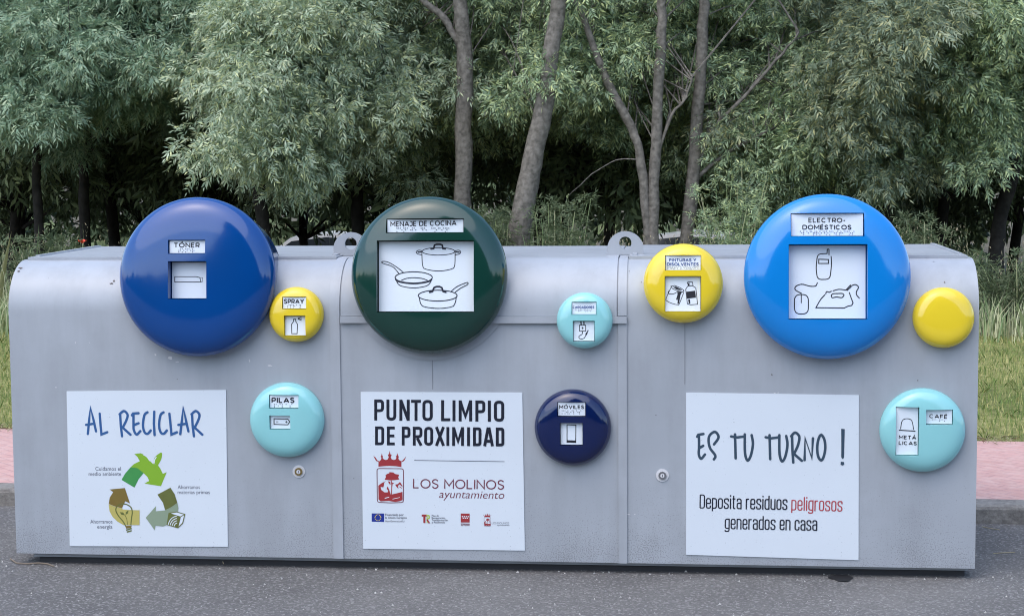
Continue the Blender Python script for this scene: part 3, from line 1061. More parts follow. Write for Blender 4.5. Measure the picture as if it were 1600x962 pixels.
# --- PINTURAS Y DISOLVENTES
cP = crop(1030, 390, 0.11429)
def d_pin_l(p):
    p.letters('PINTURAS Y', 135, 507, 162, 42, .2); p.letters('DISOLVENTES', 105, 540, 220, 43, .2)
    p.braille('pinturas y disolventes', 105, 545, 238, 262)
def d_pin_p(p):
    w = 9
    p.line(spline([(168, 505), (95, 665), (110, 702), (180, 735), (250, 750), (276, 735), (338, 578)], 4), w)
    p.line([(160, 500), (210, 490), (290, 520), (340, 558), (322, 578), (240, 560), (180, 530)], w, closed=True)
    p.fill([(185, 510), (230, 505), (300, 540), (312, 556), (240, 546)])
    p.fill([(248, 572), (312, 578), (290, 620), (270, 737), (248, 737), (262, 640), (250, 688), (230, 682), (250, 612)])
    p.line(spline([(128, 565), (125, 598), (190, 604), (246, 578)], 5), w)
    p.line([(383, 450), (400, 438), (455, 443), (462, 490), (400, 494)], w, closed=True)
    p.fill([(385, 455), (415, 455), (415, 490), (398, 492)])
    p.line([(392, 496), (362, 540), (385, 738), (430, 752), (524, 744), (500, 520), (455, 492)], w, closed=True)
    p.fill([(372, 575), (490, 560), (502, 655), (382, 668)])
    p.fill([(396, 680), (420, 678), (426, 735), (404, 735)])
make_hatch(1067.5, 442.5, 62, M_YELLOW, 'yellow round hatch reading PINTURAS Y DISOLVENTES', 0.055, -0.016, R(6), 0.16,
           [(cP, (80, 75, 575, 285), 0.014, d_pin_l, [M_LABELBLUE], LBL), (cP, (75, 360, 572, 848), 0.02, d_pin_p, [M_INK], PIC)])

# --- SPRAY
cS = crop(410, 360, 0.34268)
def d_spr_l(p):
    p.letters('SPRAY', 98, 190, 334, 22, 0.210); p.braille('spray', 112, 178, 339, 351)
def d_spr_p(p):
    p.line([(133, 427), (142, 414), (142, 404), (152, 404), (152, 414), (160, 427), (158, 470), (134, 470)], 3.6, closed=True)
    for e in ((178, 394), (181, 402), (179, 410)): p.line([(162, 402 + (e[1] - 402) * 0.2), e], 3)
make_hatch(463, 491, 43.2, M_YELLOW, 'small yellow round hatch reading SPRAY', 0.042, -0.014, R(5), 0.13,
           [(cS, (90, 302, 200, 358), 0.010, d_spr_l, [M_INK], LBL), (cS, (99, 388, 197, 480), 0.014, d_spr_p, [M_INK], PIC)])

# --- CARGADORES and MOVILES
cC = crop(860, 450, 0.26004)
def d_car_l(p):
    p.letters('CARGADORES', 134, 263, 122, 15, .2); p.braille('cargadores', 146, 250, 128, 140)
def d_car_p(p):
    p.line([(175, 222), (212, 222), (212, 258), (175, 258)], 4, closed=True)
    p.line([(183, 199), (185, 221)], 7); p.line([(201, 199), (202, 221)], 7)
    p.fill([(195, 230), (187, 242), (193, 242), (189, 252), (200, 238), (194, 238)])
    p.line(spline([(193, 258), (190, 276), (172, 288), (176, 303), (200, 302), (214, 280)], 5), 4)
    p.line([(213, 281), (220, 266)], 9); p.line([(220, 266), (228, 252)], 5)
make_hatch(913.5, 500.5, 43.8, M_TURQ, 'small turquoise round hatch reading CARGADORES', 0.042, -0.02, R(4), 0.13,
           [(cC, (127, 82, 277, 160), 0.010, d_car_l, [M_LABELBLUE], LBL), (cC, (135, 196, 266, 320), 0.014, d_car_p, [M_INK], PIC)])
def d_mov_l(p):
    p.letters('MÓVILES', 52, 202, 725, 23, 0.210); p.braille('moviles', 66, 188, 735, 753)
def d_mov_p(p):
    p.line([(100, 820), (153, 822), (152, 926), (100, 924)], 5, closed=True); p.line([(100, 917), (152, 919)], 10)
make_hatch(895, 667.5, 60, M_NAVY, 'navy blue round hatch reading MÓVILES', 0.05, -0.012, 0, 0.02,
           [(cC, (42, 683, 212, 772), 0.013, d_mov_l, [M_INK], LBL), (cC, (57, 810, 195, 945), 0.018, d_mov_p, [M_INK], PIC)])

# --- PILAS
cL = crop(0, 580, 0.33271)
def d_pil_l(p):
    p.letters('PILAS', 1275, 1383, 148, 26, 0.210); p.braille('pilas', 1284, 1376, 154, 167)
def d_pil_p(p):
    p.line([(1287, 222), (1351, 223), (1361, 236), (1351, 250), (1287, 248)], 4, closed=True)
    p.line([(1297, 236), (1307, 236)], 3); p.line([(1340, 237), (1350, 237)], 3); p.line([(1345, 232), (1345, 242)], 3)
make_hatch(448.5, 655.5, 59, M_TURQ, 'turquoise round hatch reading PILAS above a lock', 0.05, -0.012, 0, 0.02,
           [(cL, (1263, 110, 1402, 175), 0.013, d_pil_l, [M_INK], LBL), (cL, (1265, 207, 1363, 273), 0.016, d_pil_p, [M_INK], PIC)])

# --- CAFE
cK = crop(1390, 620, 0.10397)
def d_caf_l(p):
    p.letters('CAFÉ', 595, 868, 316, 62, 0.200, base1=326); p.braille('cafe', 630, 840, 338, 378)
def d_caf_p(p):
    p.line(spline([(165, 480), (188, 360), (250, 324), (330, 350), (362, 490)], 6), 12)
    p.line([(140, 496), (388, 511)], 16)
    p.letters('METÁ', 138, 400, 630, 58, 0.200, base1=638); p.letters('LICAS', 136, 407, 715, 58, 0.200, base1=724)
make_hatch(1441, 671.5, 66, M_TURQ, 'turquoise round hatch reading CAFÉ METÁLICAS', 0.052, -0.012, 0, 0.02,
           [(cK, (548, 190, 952, 420), 0.014, d_caf_l, [M_INK], LBL), (cK, (88, 148, 443, 880), 0.018, d_caf_p, [M_INK], PIC)])

# --- blank yellow
make_hatch(1474, 496, 47.5, M_YELLOW, 'small plain yellow round hatch with no label', 0.045, -0.014, R(5), 0.13, [])

# ---------------------------------------------------------------- signs
def sign(corners, label):
    uvs = [FACE.uv(*c) for c in corners]
    cu, cv = sum(u for u, v in uvs) / 4, sum(v for u, v in uvs) / 4
    fr = Frame((cu, 0, cv))
    pts = [fr.uv(*c, 0.0035) for c in corners][::-1]
    b = MB(); b.slab(pts, 0.0008, 0.0035)
    o = b.build('sign_panel', M_WHITE, C0, matrix=fr.matrix(), recalc=True)
    return tag(o, label), fr


NI = 0.0040


def piece(name, mats, parent, fr, P, draw):
    mb = MB()
    draw(Print(mb, fr, NI, P))
    return mb.build(name, mats, parent)


# left sign
s1, f1 = sign([(104, 611), (353, 609), (356, 853.5), (109, 852.5)], 'left white square sign reading AL RECICLAR')
A1 = crop(120, 620, 0.1375)
def d_reciclar(p, part=0):
    w = 27
    S = lambda pts, curve=False: p.line(spline(pts, 5) if curve else pts, w, 0, rnd=True)
    S([(125, 418), (140, 260), (155, 122), (190, 260), (218, 388)]); S([(105, 315), (190, 302)])
    S([(260, 188), (270, 320), (280, 424), (346, 398)])
    for dx in (0, 817):
        S([(492 + dx, 195), (500 + dx, 330), (514 + dx, 444)]); S([(486 + dx, 195), (535 + dx, 158), (577 + dx, 200), (560 + dx, 270), (520 + dx, 348)], True); S([(524 + dx, 348), (610 + dx, 426)])
    S([(702, 182), (640, 186), (626, 206)]); S([(644, 195), (644, 300), (648, 375), (680, 424), (722, 385)], True); S([(646, 318), (702, 296)])
    for dx in (0, 183):
        S([(803 + dx, 172), (768 + dx, 205), (752 + dx, 320), (770 + dx, 398), (805 + dx, 415), (840 + dx, 378)], True)
    S([(880, 165), (876, 300), (884, 430)])
    S([(1052, 188), (1066, 320), (1076, 424), (1138, 398)])
    S([(1176, 418), (1195, 260), (1209, 122), (1240, 260), (1268, 388)]); S([(1155, 315), (1240, 302)])
piece('lettering', [M_BLUEINK], s1, f1, A1, d_reciclar)
A2 = crop(100, 690, 0.16635)
def d_small(p):
    pass
def d_cap1(p):
    o = 0.0
    p.text('Cuidamos el', 295, 535, 268, 34, 0); p.text('medio ambiente', 232, 537, 316, 34, 0)
def d_cap2(p):
    p.text('Ahorramos', 1068, 1277, 440, 34, 0); p.text('materias primas', 1068, 1370, 488, 34, 0)
def d_cap3(p):
    p.text('Ahorramos', 247, 455, 764, 34, 0); p.text('energía', 312, 455, 812, 34, 0)
for d_ in (d_cap1, d_cap2, d_cap3): piece('caption', [M_GREYINK], s1, f1, A2, d_)
def d_emblem(p):
    p.fill([(540, 355), (575, 295), (625, 237), (690, 245), (748, 292), (700, 350), (662, 428)], 1)
    p.fill([(625, 236), (660, 205), (712, 180), (690, 140), (660, 113), (720, 105), (765, 125), (800, 170), (835, 205), (880, 215), (905, 250), (928, 298),
            (965, 283), (910, 415), (755, 390), (800, 365), (785, 330), (748, 292), (690, 246)], 0)
    p.fill(spline([(842, 205), (846, 160), (870, 125), (918, 100), (914, 160), (884, 216)], 4), 0)
    p.line(spline([(745, 118), (780, 140), (806, 178)], 4), 9, 7); p.line(spline([(868, 140), (850, 170), (848, 200)], 4), 9, 7)
    p.fill([(428, 445), (572, 432), (620, 577), (575, 555), (545, 620), (480, 605), (420, 580), (430, 520), (462, 470)], 2)
    p.fill([(420, 582), (480, 607), (545, 622), (600, 638), (710, 640), (710, 780), (560, 780), (500, 745), (455, 700), (428, 650)], 3)
    p.fill(spline([(550, 632), (560, 600), (590, 592), (620, 618), (634, 636)], 4), 7)
    p.line(spline([(580, 790), (555, 745), (510, 690), (487, 640), (500, 603), (540, 582), (590, 587), (630, 615), (642, 660), (635, 710), (628, 780)], 4), 11, 6)
    p.fill([(575, 788), (636, 783), (630, 806), (585, 813)], 2); p.line([(583, 827), (636, 811)], 12, 6); p.line([(590, 845), (636, 831)], 12, 6)
    p.line([(597, 775), (590, 720), (572, 684)], 6, 6)
    p.fill([(523, 658), (556, 660), (574, 687), (540, 682)], 6); p.fill([(578, 684), (582, 656), (606, 640), (602, 668)], 6)
    p.fill([(878, 493), (1000, 428), (1040, 490), (1065, 570), (1010, 610), (950, 640), (930, 570)], 4)
    p.fill([(1065, 571), (1076, 620), (1062, 700), (1010, 762), (930, 792), (860, 785), (852, 828), (768, 710), (865, 600), (862, 650), (950, 641), (1010, 611)], 5)
    p.fill([(1100, 700), (1135, 678), (1115, 760), (1072, 803)], 7); p.fill([(990, 664), (1060, 656), (1133, 678), (1095, 700)], 7)
    p.fill([(986, 668), (1094, 702), (1070, 804), (969, 775)], 6)
    for r in (30, 48, 66, 84):
        p.line([(1066 - r * math.cos(R(a)) * 1.05, 796 - r * math.sin(R(a)) * 1.2) for a in range(5, 90, 9)], 7, 7)
    p.line([(986, 668), (1060, 656), (1135, 678), (1115, 760), (1070, 804), (968, 775)], 8, 6, closed=True)
    p.line([(986, 668), (1094, 702), (1135, 678)], 7, 6); p.line([(1094, 702), (1070, 804)], 7, 6)
piece('recycling_emblem', [M_GRN, M_DGRN, M_BRN, M_YEL, M_OLV, M_SAGE, M_OLV, M_PRINTWHITE], s1, f1, A2, d_emblem)

# middle sign
s2, f2 = sign([(563.5, 612), (816, 613), (820, 859.5), (567.5, 856.5)], 'middle white square sign reading PUNTO LIMPIO DE PROXIMIDAD')
B1 = crop(570, 615, 0.15)


def din(p, ch, x0, x1, y0, y1, t):
    h = t / 2
    a, b_, c, d = x0 + h, x1 - h, y0 + h, y1 - h
    L = lambda pts, closed=False: p.line(pts, t, 0, closed)
    r = 36
    if ch == 'I': L([((x0 + x1) / 2, y0), ((x0 + x1) / 2, y1)])
    if ch == 'O': L(roundpoly([(a, c), (b_, c), (b_, d), (a, d)], r, True), True)
    if ch == 'U': L(roundpoly([(a, y0), (a, d), (b_, d), (b_, y0)], r))
    if ch == 'T': L([(x0, c), (x1, c)]); L([((x0 + x1) / 2, y0 + t), ((x0 + x1) / 2, y1)])
    if ch == 'L': L([(a, y0), (a, d), (x1, d)])
    if ch == 'E': L([(x1, c), (a, c), (a, d), (x1, d)]); L([(x0 + t, (c + d) / 2), (x1 - 4, (c + d) / 2)])
    if ch == 'D': L(roundpoly([(a, c), (b_, c), (b_, d), (a, d)], r, True)[0:] if False else [(a, y0), (a, y1)]); \
        L(roundpoly([(x0 + t, c), (b_, c), (b_, d), (x0 + t, d)], r))
    if ch in 'PR':
        m_ = y0 + (y1 - y0) * 0.60 - h
        L([(a, y0), (a, y1)]); L(roundpoly([(x0 + t, c), (b_, c), (b_, m_), (x0 + t, m_)], r))
        if ch == 'R': L([((x0 + x1) / 2 - 4, m_ + h), (b_ + 2, y1)])
    if ch == 'N': L([(a, y0), (a, y1)]); L([(b_, y0), (b_, y1)]); L([(a - 1, y0 + 2), (b_ + 1, y1 - 2)])
    if ch == 'M':
        L([(a, y0), (a, y1)]); L([(b_, y0), (b_, y1)])
        L([(a, y0 + 6), ((x0 + x1) / 2, y0 + (y1 - y0) * 0.76), (b_, y0 + 6)])
    if ch == 'X': L([(x0 + h, y0), (x1 - h, y1)]); L([(x1 - h, y0), (x0 + h, y1)])
    if ch == 'A':
        mx = (x0 + x1) / 2
        L([(x0 + h - 2, y1), (mx - 4, y0)]); L([(mx + 4, y0), (x1 - h + 2, y1)]); L([(x0 + 30, y1 - 52), (x1 - 30, y1 - 52)])


def d_punto(p):
    sl = 13 / 1350
    for ch, x0, x1 in (('P', 98, 200), ('U', 225, 328), ('N', 360, 468), ('T', 482, 585), ('O', 600, 708), ('L', 795, 890), ('I', 915, 943), ('M', 978, 1118),
                       ('P', 1152, 1255), ('I', 1283, 1312), ('O', 1345, 1452)):
        o = (x0 - 98) * sl
        din(p, ch, x0, x1, 58 + o, 277 + o, 31)
def d_proximidad(p):
    for ch, x0, x1 in (('D', 107, 202), ('E', 230, 312), ('P', 385, 475), ('R', 500, 600), ('O', 618, 712), ('X', 730, 835), ('I', 850, 880), ('M', 910, 1033),
                       ('I', 1066, 1095), ('D', 1127, 1215), ('A', 1235, 1343), ('D', 1365, 1453)):
        o = (x0 - 107) * 12 / 1350
        din(p, ch, x0, x1, 338 + o, 534 + o, 30)
for d_ in (d_punto, d_proximidad): piece('lettering', [M_NAVYINK], s2, f2, B1, d_)
B2 = crop(640, 735, 0.1)
def d_molinos(p):
    p.letters('LOS MOLINOS', 52, 1478, 274, 150, .125, 0, base1=294)
def d_ayunt(p):
    p.text('ayuntamiento', 462, 1480, 422, 122, 0, shear=0.22, base1=438, offset=-0.004)
for d_ in (d_molinos, d_ayunt): piece('town_name', [M_WINE], s2, f2, B2, d_)
CRB = crop(575, 695, 0.09873)


def d_crest(p):
    p.fill([(165, 340), (165, 262), (130, 250), (104, 208), (85, 170), (118, 192), (150, 240), (180, 255), (205, 230), (212, 200), (200, 178), (210, 165), (218, 125), (228, 165), (238, 178),
            (230, 200), (250, 222), (280, 235), (310, 225), (328, 190), (312, 150), (332, 142), (343, 85), (354, 142), (375, 150), (360, 190), (375, 222), (410, 235), (440, 222), (452, 196),
            (440, 180), (455, 165), (465, 125), (477, 165), (488, 182), (480, 212), (500, 240), (530, 255), (560, 228), (605, 175), (580, 235), (560, 255), (530, 264), (528, 345), (440, 332), (340, 328), (250, 332)], 0)
    p.line(roundpoly([(142, 368), (562, 372), (560, 905), (355, 912), (148, 902)], 40, True), 13, 1, closed=True)
    p.fill([(262, 545), (285, 500), (275, 480), (300, 455), (335, 445), (340, 425), (400, 430), (430, 455), (490, 465), (488, 490), (475, 500), (495, 540), (430, 552), (340, 555)], 0)
    p.line([(366, 553), (376, 620), (372, 785)], 13, 0)
    p.fill([(164, 640), (210, 603), (285, 566), (255, 590), (250, 640), (240, 665), (200, 660), (208, 705), (260, 745), (310, 745), (320, 715), (295, 690), (305, 650), (330, 690), (362, 785), (392, 775),
            (545, 738), (548, 868), (500, 885), (430, 897), (330, 880), (200, 887), (166, 858)], 0)
    p.fill([(315, 570), (350, 575), (358, 625), (335, 610)], 0); p.fill([(382, 588), (414, 602), (390, 612), (384, 660)], 0)
    p.fill([(430, 622), (470, 615), (505, 580), (545, 640), (545, 660), (500, 618), (474, 640), (482, 690), (446, 650)], 0)
    p.line([(500, 655), (535, 680)], 10, 0)
    p.line([(265, 838), (335, 822)], 12, 2); p.line([(390, 852), (505, 825)], 9, 2)
piece('crest', [M_REDINK, M_WINE, M_PRINTWHITE], s2, f2, CRB, d_crest)
B3 = crop(560, 690, 0.16875)
def d_line(p): p.line([(517, 170), (1353, 182)], 6, 0)
piece('divider_line', [M_GREYINK], s2, f2, B3, d_line)
def d_eu(p):
    p.fill([(123, 660), (238, 661), (238, 739), (123, 737)], 0)
    for i in range(12): p.dot(181 + 27 * math.cos(R(30 * i)), 699 + 27 * math.sin(R(30 * i)), 4.2, 1)
    p.text('Financiado por', 249, 420, 681, 19, 2, offset=0.01); p.text('la Unión Europea', 249, 449, 708, 19, 2, offset=0.01); p.text('NextGenerationEU', 249, 425, 740, 16, 2)
piece('flag_emblem', [M_EU, M_STAR, M_GREYINK], s2, f2, B3, d_eu)
def d_tr(p):
    p.line([(586, 680), (638, 680)], 19, 0); p.line([(611, 689), (611, 750)], 20, 0)
    p.line([(636, 750), (636, 690)], 10, 1); p.line(spline([(630, 678), (652, 682), (656, 700), (634, 716)], 5), 13, 1); p.line([(634, 716), (658, 752)], 14, 0)
    for tx, x1, y in (('Plan de', 745, 690), ('Recuperación,', 806, 710), ('Transformación', 826, 731), ('y Resiliencia', 800, 751)): p.text(tx, 679, x1, y, 17, 2, offset=0.01)
piece('plan_emblem', [M_REDINK, M_LIME, M_GREYINK], s2, f2, B3, d_tr)
def d_mad(p):
    p.fill([(948, 661), (1030, 662), (1030, 745), (948, 744)], 0)
    for i in range(4): p.dot(962 + i * 18.5, 690, 6, 1)
    for i in range(3): p.dot(971 + i * 18.5, 704, 6, 1)
    p.line([(948, 757), (1030, 758)], 8, 2); p.text('de Madrid', 949, 1029, 776, 14, 2, offset=0.015)
piece('region_emblem', [M_REDINK, M_PRINTWHITE, M_WINE], s2, f2, B3, d_mad)
kx = 12.9 / 520
d0 = crop(754.9 - 85 * kx, 801 - 85 * kx, kx)
piece('small_crest', [M_REDINK, M_WINE, M_PRINTWHITE], s2, f2, d0, d_crest)
def d_mol2(p):
    p.text('LOS MOLINOS', 1236, 1396, 760, 19, 0, offset=-0.01); p.text('ayuntamiento', 1285, 1398, 775, 13, 0)
piece('small_town_name', [M_GREYINK], s2, f2, B3, d_mol2)

# right sign
s3, f3 = sign([(1072, 613), (1342, 617), (1341.5, 874.5), (1072, 866)], 'right white square sign reading ES TU TURNO !')
D1 = crop(1075, 655, 0.1625)
def d_turno(p):
    w = 25
    S = lambda pts, curve=False: p.line(spline(pts, 5) if curve else pts, w, 0, rnd=True)
    S([(148, 138), (100, 146), (88, 164)]); S([(105, 150), (106, 260), (104, 335), (126, 376), (163, 335)], True); S([(106, 276), (146, 252)])
    S([(250, 238), (294, 170), (258, 118), (202, 165), (208, 265), (262, 345), (249, 382)], True)
    for dx, dy in ((0, 0), (332, 8)):
        S([(415 + dx, 162 + dy), (470 + dx, 172 + dy), (545 + dx, 162 + dy)]); S([(452 + dx, 142 + dy), (458 + dx, 372 + dy)])
        S([(546 + dx, 142 + dy), (548 + dx, 320 + dy), (572 + dx, 393 + dy), (604 + dx, 345 + dy), (624 + dx, 235 + dy), (612 + dx, 150 + dy)], True)
    S([(1000, 160), (1004, 290), (1012, 412)]); S([(992, 160), (1030, 125), (1070, 165), (1056, 250), (1018, 330)], True); S([(1020, 330), (1094, 395)])
    S([(1121, 388), (1126, 178), (1190, 370), (1201, 180)])
    p.line(spline([(1280, 147), (1310, 190), (1320, 270), (1305, 355), (1280, 391), (1252, 355), (1242, 270), (1254, 190)], 5, True), w, 0, closed=True)
    p.fill([(1473, 88), (1507, 92), (1500, 365), (1488, 380), (1474, 365)], 0); p.fill([(1470, 404), (1500, 408), (1502, 430), (1488, 441), (1466, 432)], 0)
piece('lettering', [M_TURNO], s3, f3, D1, d_turno)
D2 = crop(1075, 760, 0.1625)
def d_dep(p):
    p.letters('Deposita residuos', 110, 955, 208, 136, .088, 0, base1=222, cond=True)
def d_gen(p):
    p.letters('generados en casa', 352, 1242, 406, 134, .088, 0, base1=422, cond=True)
def d_pel(p):
    p.letters('peligrosos', 992, 1484, 226, 134, .085, 1, base1=238, cond=True)
for d_ in (d_dep, d_gen, d_pel): piece('caption', [M_NAVYINK, M_PINKINK], s3, f3, D2, d_)

# ---------------------------------------------------------------- things lying on the asphalt
def stick(name, pts, r, m, label, cat, group=None):
    b = MB()
    b.tube([on_ground(x, y, r + dz) for x, y, dz in pts], r, 5)
    return tag(b.build(name, m, smooth=50), label, cat, group)


stick('twig', [(16, 872, .004), (26, 879, .001), (42, 880, 0), (60, 879, .004), (74, 880, .001), (84, 884, .002)], 0.003, mat('twig_bark', (0.2, 0.16, 0.12), 0.9),
      'thin dry twig on the asphalt by the bottom left corner of the container', 'twig')
stick('straw_stem', [(1552, 864, .003), (1566, 863, .001), (1586, 862, .002)], 0.0018, M_STRAW, 'straight pale straw lying on the asphalt right of the container', 'straw')
stick('straw_stem', [(1534, 822, .003), (1548, 825, .001), (1562, 827, .003)], 0.0018, M_STRAW, 'bent pale straw on the asphalt at the foot of the kerb', 'straw')
stick('straw_stem', [(347, 870, .003), (348, 876, .012), (349, 880, .02)], 0.0015, M_STRAW, 'short pale straw standing at the container foot below the left sign', 'straw')
# flat stain and grit
q = on_ground(1315, 903)
b = MB()
rr = random.Random(9)
b.add([(q.x + 0.05 * math.cos(a) * rr.uniform(.7, 1.2), q.y + 0.055 * math.sin(a) * rr.uniform(.7, 1.2), 0.004) for a in np.linspace(0, 2 * math.pi, 14)[:-1]], [tuple(range(13))])
tag(b.build('oil_stain', M_STAIN), kind='structure')
gb = MB()
GR = np.random.default_rng(21)
for i in range(2200):
    x = GR.uniform(-3.2, 3.6); y = -GR.uniform(0.0, 1.25) ** 1.0 if GR.random() < 0.75 else GR.uniform(-0.03, 0.12)
    if GR.random() < 0.2: x, y = GR.uniform(1.95, 3.2), GR.uniform(-0.4, 1.0)
    r = 0.0014 + 0.0055 * GR.random() ** 4
    a = GR.uniform(0, 6.28)
    vs = [(x + r * math.cos(a + j * 2.094) * GR.uniform(.7, 1.3), y + r * math.sin(a + j * 2.094) * GR.uniform(.7, 1.3), 0.0) for j in range(3)]
    gb.add(vs + [(x, y, r * 1.1)], [(0, 1, 3), (1, 2, 3), (2, 0, 3)])
tag(gb.build('grit', leaf_mat('pale_grit', [(0.2, 0.2, 0.2), (0.4, 0.39, 0.37), (0.6, 0.58, 0.54)], 0.8, 0, 0.3)), 'pale grit and tiny pebbles scattered over the dark asphalt', 'grit', kind='stuff')


# ---------------------------------------------------------------- foliage
def np_mesh(name, V, nper, m, parent=None):
    """V: (N, nper, 3) array of separate n-gons"""
    N = V.shape[0]
    me = bpy.data.meshes.new(name)
    me.vertices.add(N * nper)
    me.vertices.foreach_set('co', V.reshape(-1).astype(np.float32))
    me.loops.add(N * nper)
    me.loops.foreach_set('vertex_index', np.arange(N * nper, dtype=np.int32))
    me.polygons.add(N)
    me.polygons.foreach_set('loop_start', np.arange(0, N * nper, nper, dtype=np.int32))
    me.polygons.foreach_set('loop_total', np.full(N, nper, dtype=np.int32))
    me.materials.append(m)
    me.update(calc_edges=True)
    return new_obj(name, me, parent)


def nrm(a): return a / np.maximum(1e-9, np.linalg.norm(a, axis=-1, keepdims=True))


def sprays(rng, centers, radii, per, leaflets=9, L=(0.09, 0.16), leaf=(0.048, 0.086), wid=0.0225, droop=0.3):
    """pinnate leaf sprays round the clump centres -> (N,4,3) leaf quads"""
    C = np.repeat(np.asarray(centers, float), per, axis=0)
    Rr = np.repeat(np.asarray(radii, float), per)[:, None]
    S = len(C)
    off = rng.normal(size=(S, 3)); off = nrm(off) * (rng.random((S, 1)) ** 0.45)
    base = C + off * Rr * np.array([1.15, 1.15, 0.8])
    d = nrm(off * 0.9 + rng.normal(size=(S, 3)) * 0.5 + np.array([0, -0.15, -droop]))
    ref = nrm(rng.normal(size=(S, 3)) * 0.6 + np.array([0, -0.3, 1.0]))
    side = nrm(np.cross(d, ref))
    nr = np.cross(side, d)
    ln = rng.uniform(L[0], L[1], (S, 1))
    out = []
    for k in range(leaflets):
        t = 0.25 + 0.75 * (k // 2) / max(1, (leaflets - 1) // 2)
        sg = 0 if k == leaflets - 1 else (1 if k % 2 == 0 else -1)
        bend = np.array([0, 0, -1.0]) * 0.25 * t * t
        p = base + (d + bend) * ln * t
        ld = nrm(d * (0.75 if sg else 1.0) + side * (sg * 0.8) + rng.normal(size=(S, 3)) * 0.18 + np.array([0, 0, -0.22]))
        ll = rng.uniform(leaf[0], leaf[1], (S, 1)) * (0.75 + 0.25 * math.sin(math.pi * t))
        lw = ll * wid / 0.1
        ws = nrm(np.cross(ld, nr + rng.normal(size=(S, 3)) * 0.35))
        q = np.stack([p, p + ld * ll * 0.42 + ws * lw * 0.5, p + ld * ll + np.array([0, 0, -0.08]) * ll, p + ld * ll * 0.42 - ws * lw * 0.5], axis=1)
        out.append(q)
    return np.concatenate(out, 0)


YLOW = [(-400, 250), (0, 252), (60, 238), (100, 240), (125, 195), (150, 165), (200, 150), (250, 165), (310, 165), (335, 130), (355, 190), (380, 235), (415, 280), (470, 285), (500, 250), (560, 235),
        (640, 225), (700, 200), (740, 170), (800, 190), (850, 180), (900, 195), (960, 215), (1000, 215), (1060, 235), (1140, 250), (1200, 305), (1255, 315), (1290, 285), (1340, 275), (1380, 235), (1420, 285),
        (1450, 230), (1500, 235), (1560, 250), (1600, 260), (2000, 260)]
YLX, YLY = [a for a, _ in YLOW], [b_ for _, b_ in YLOW]


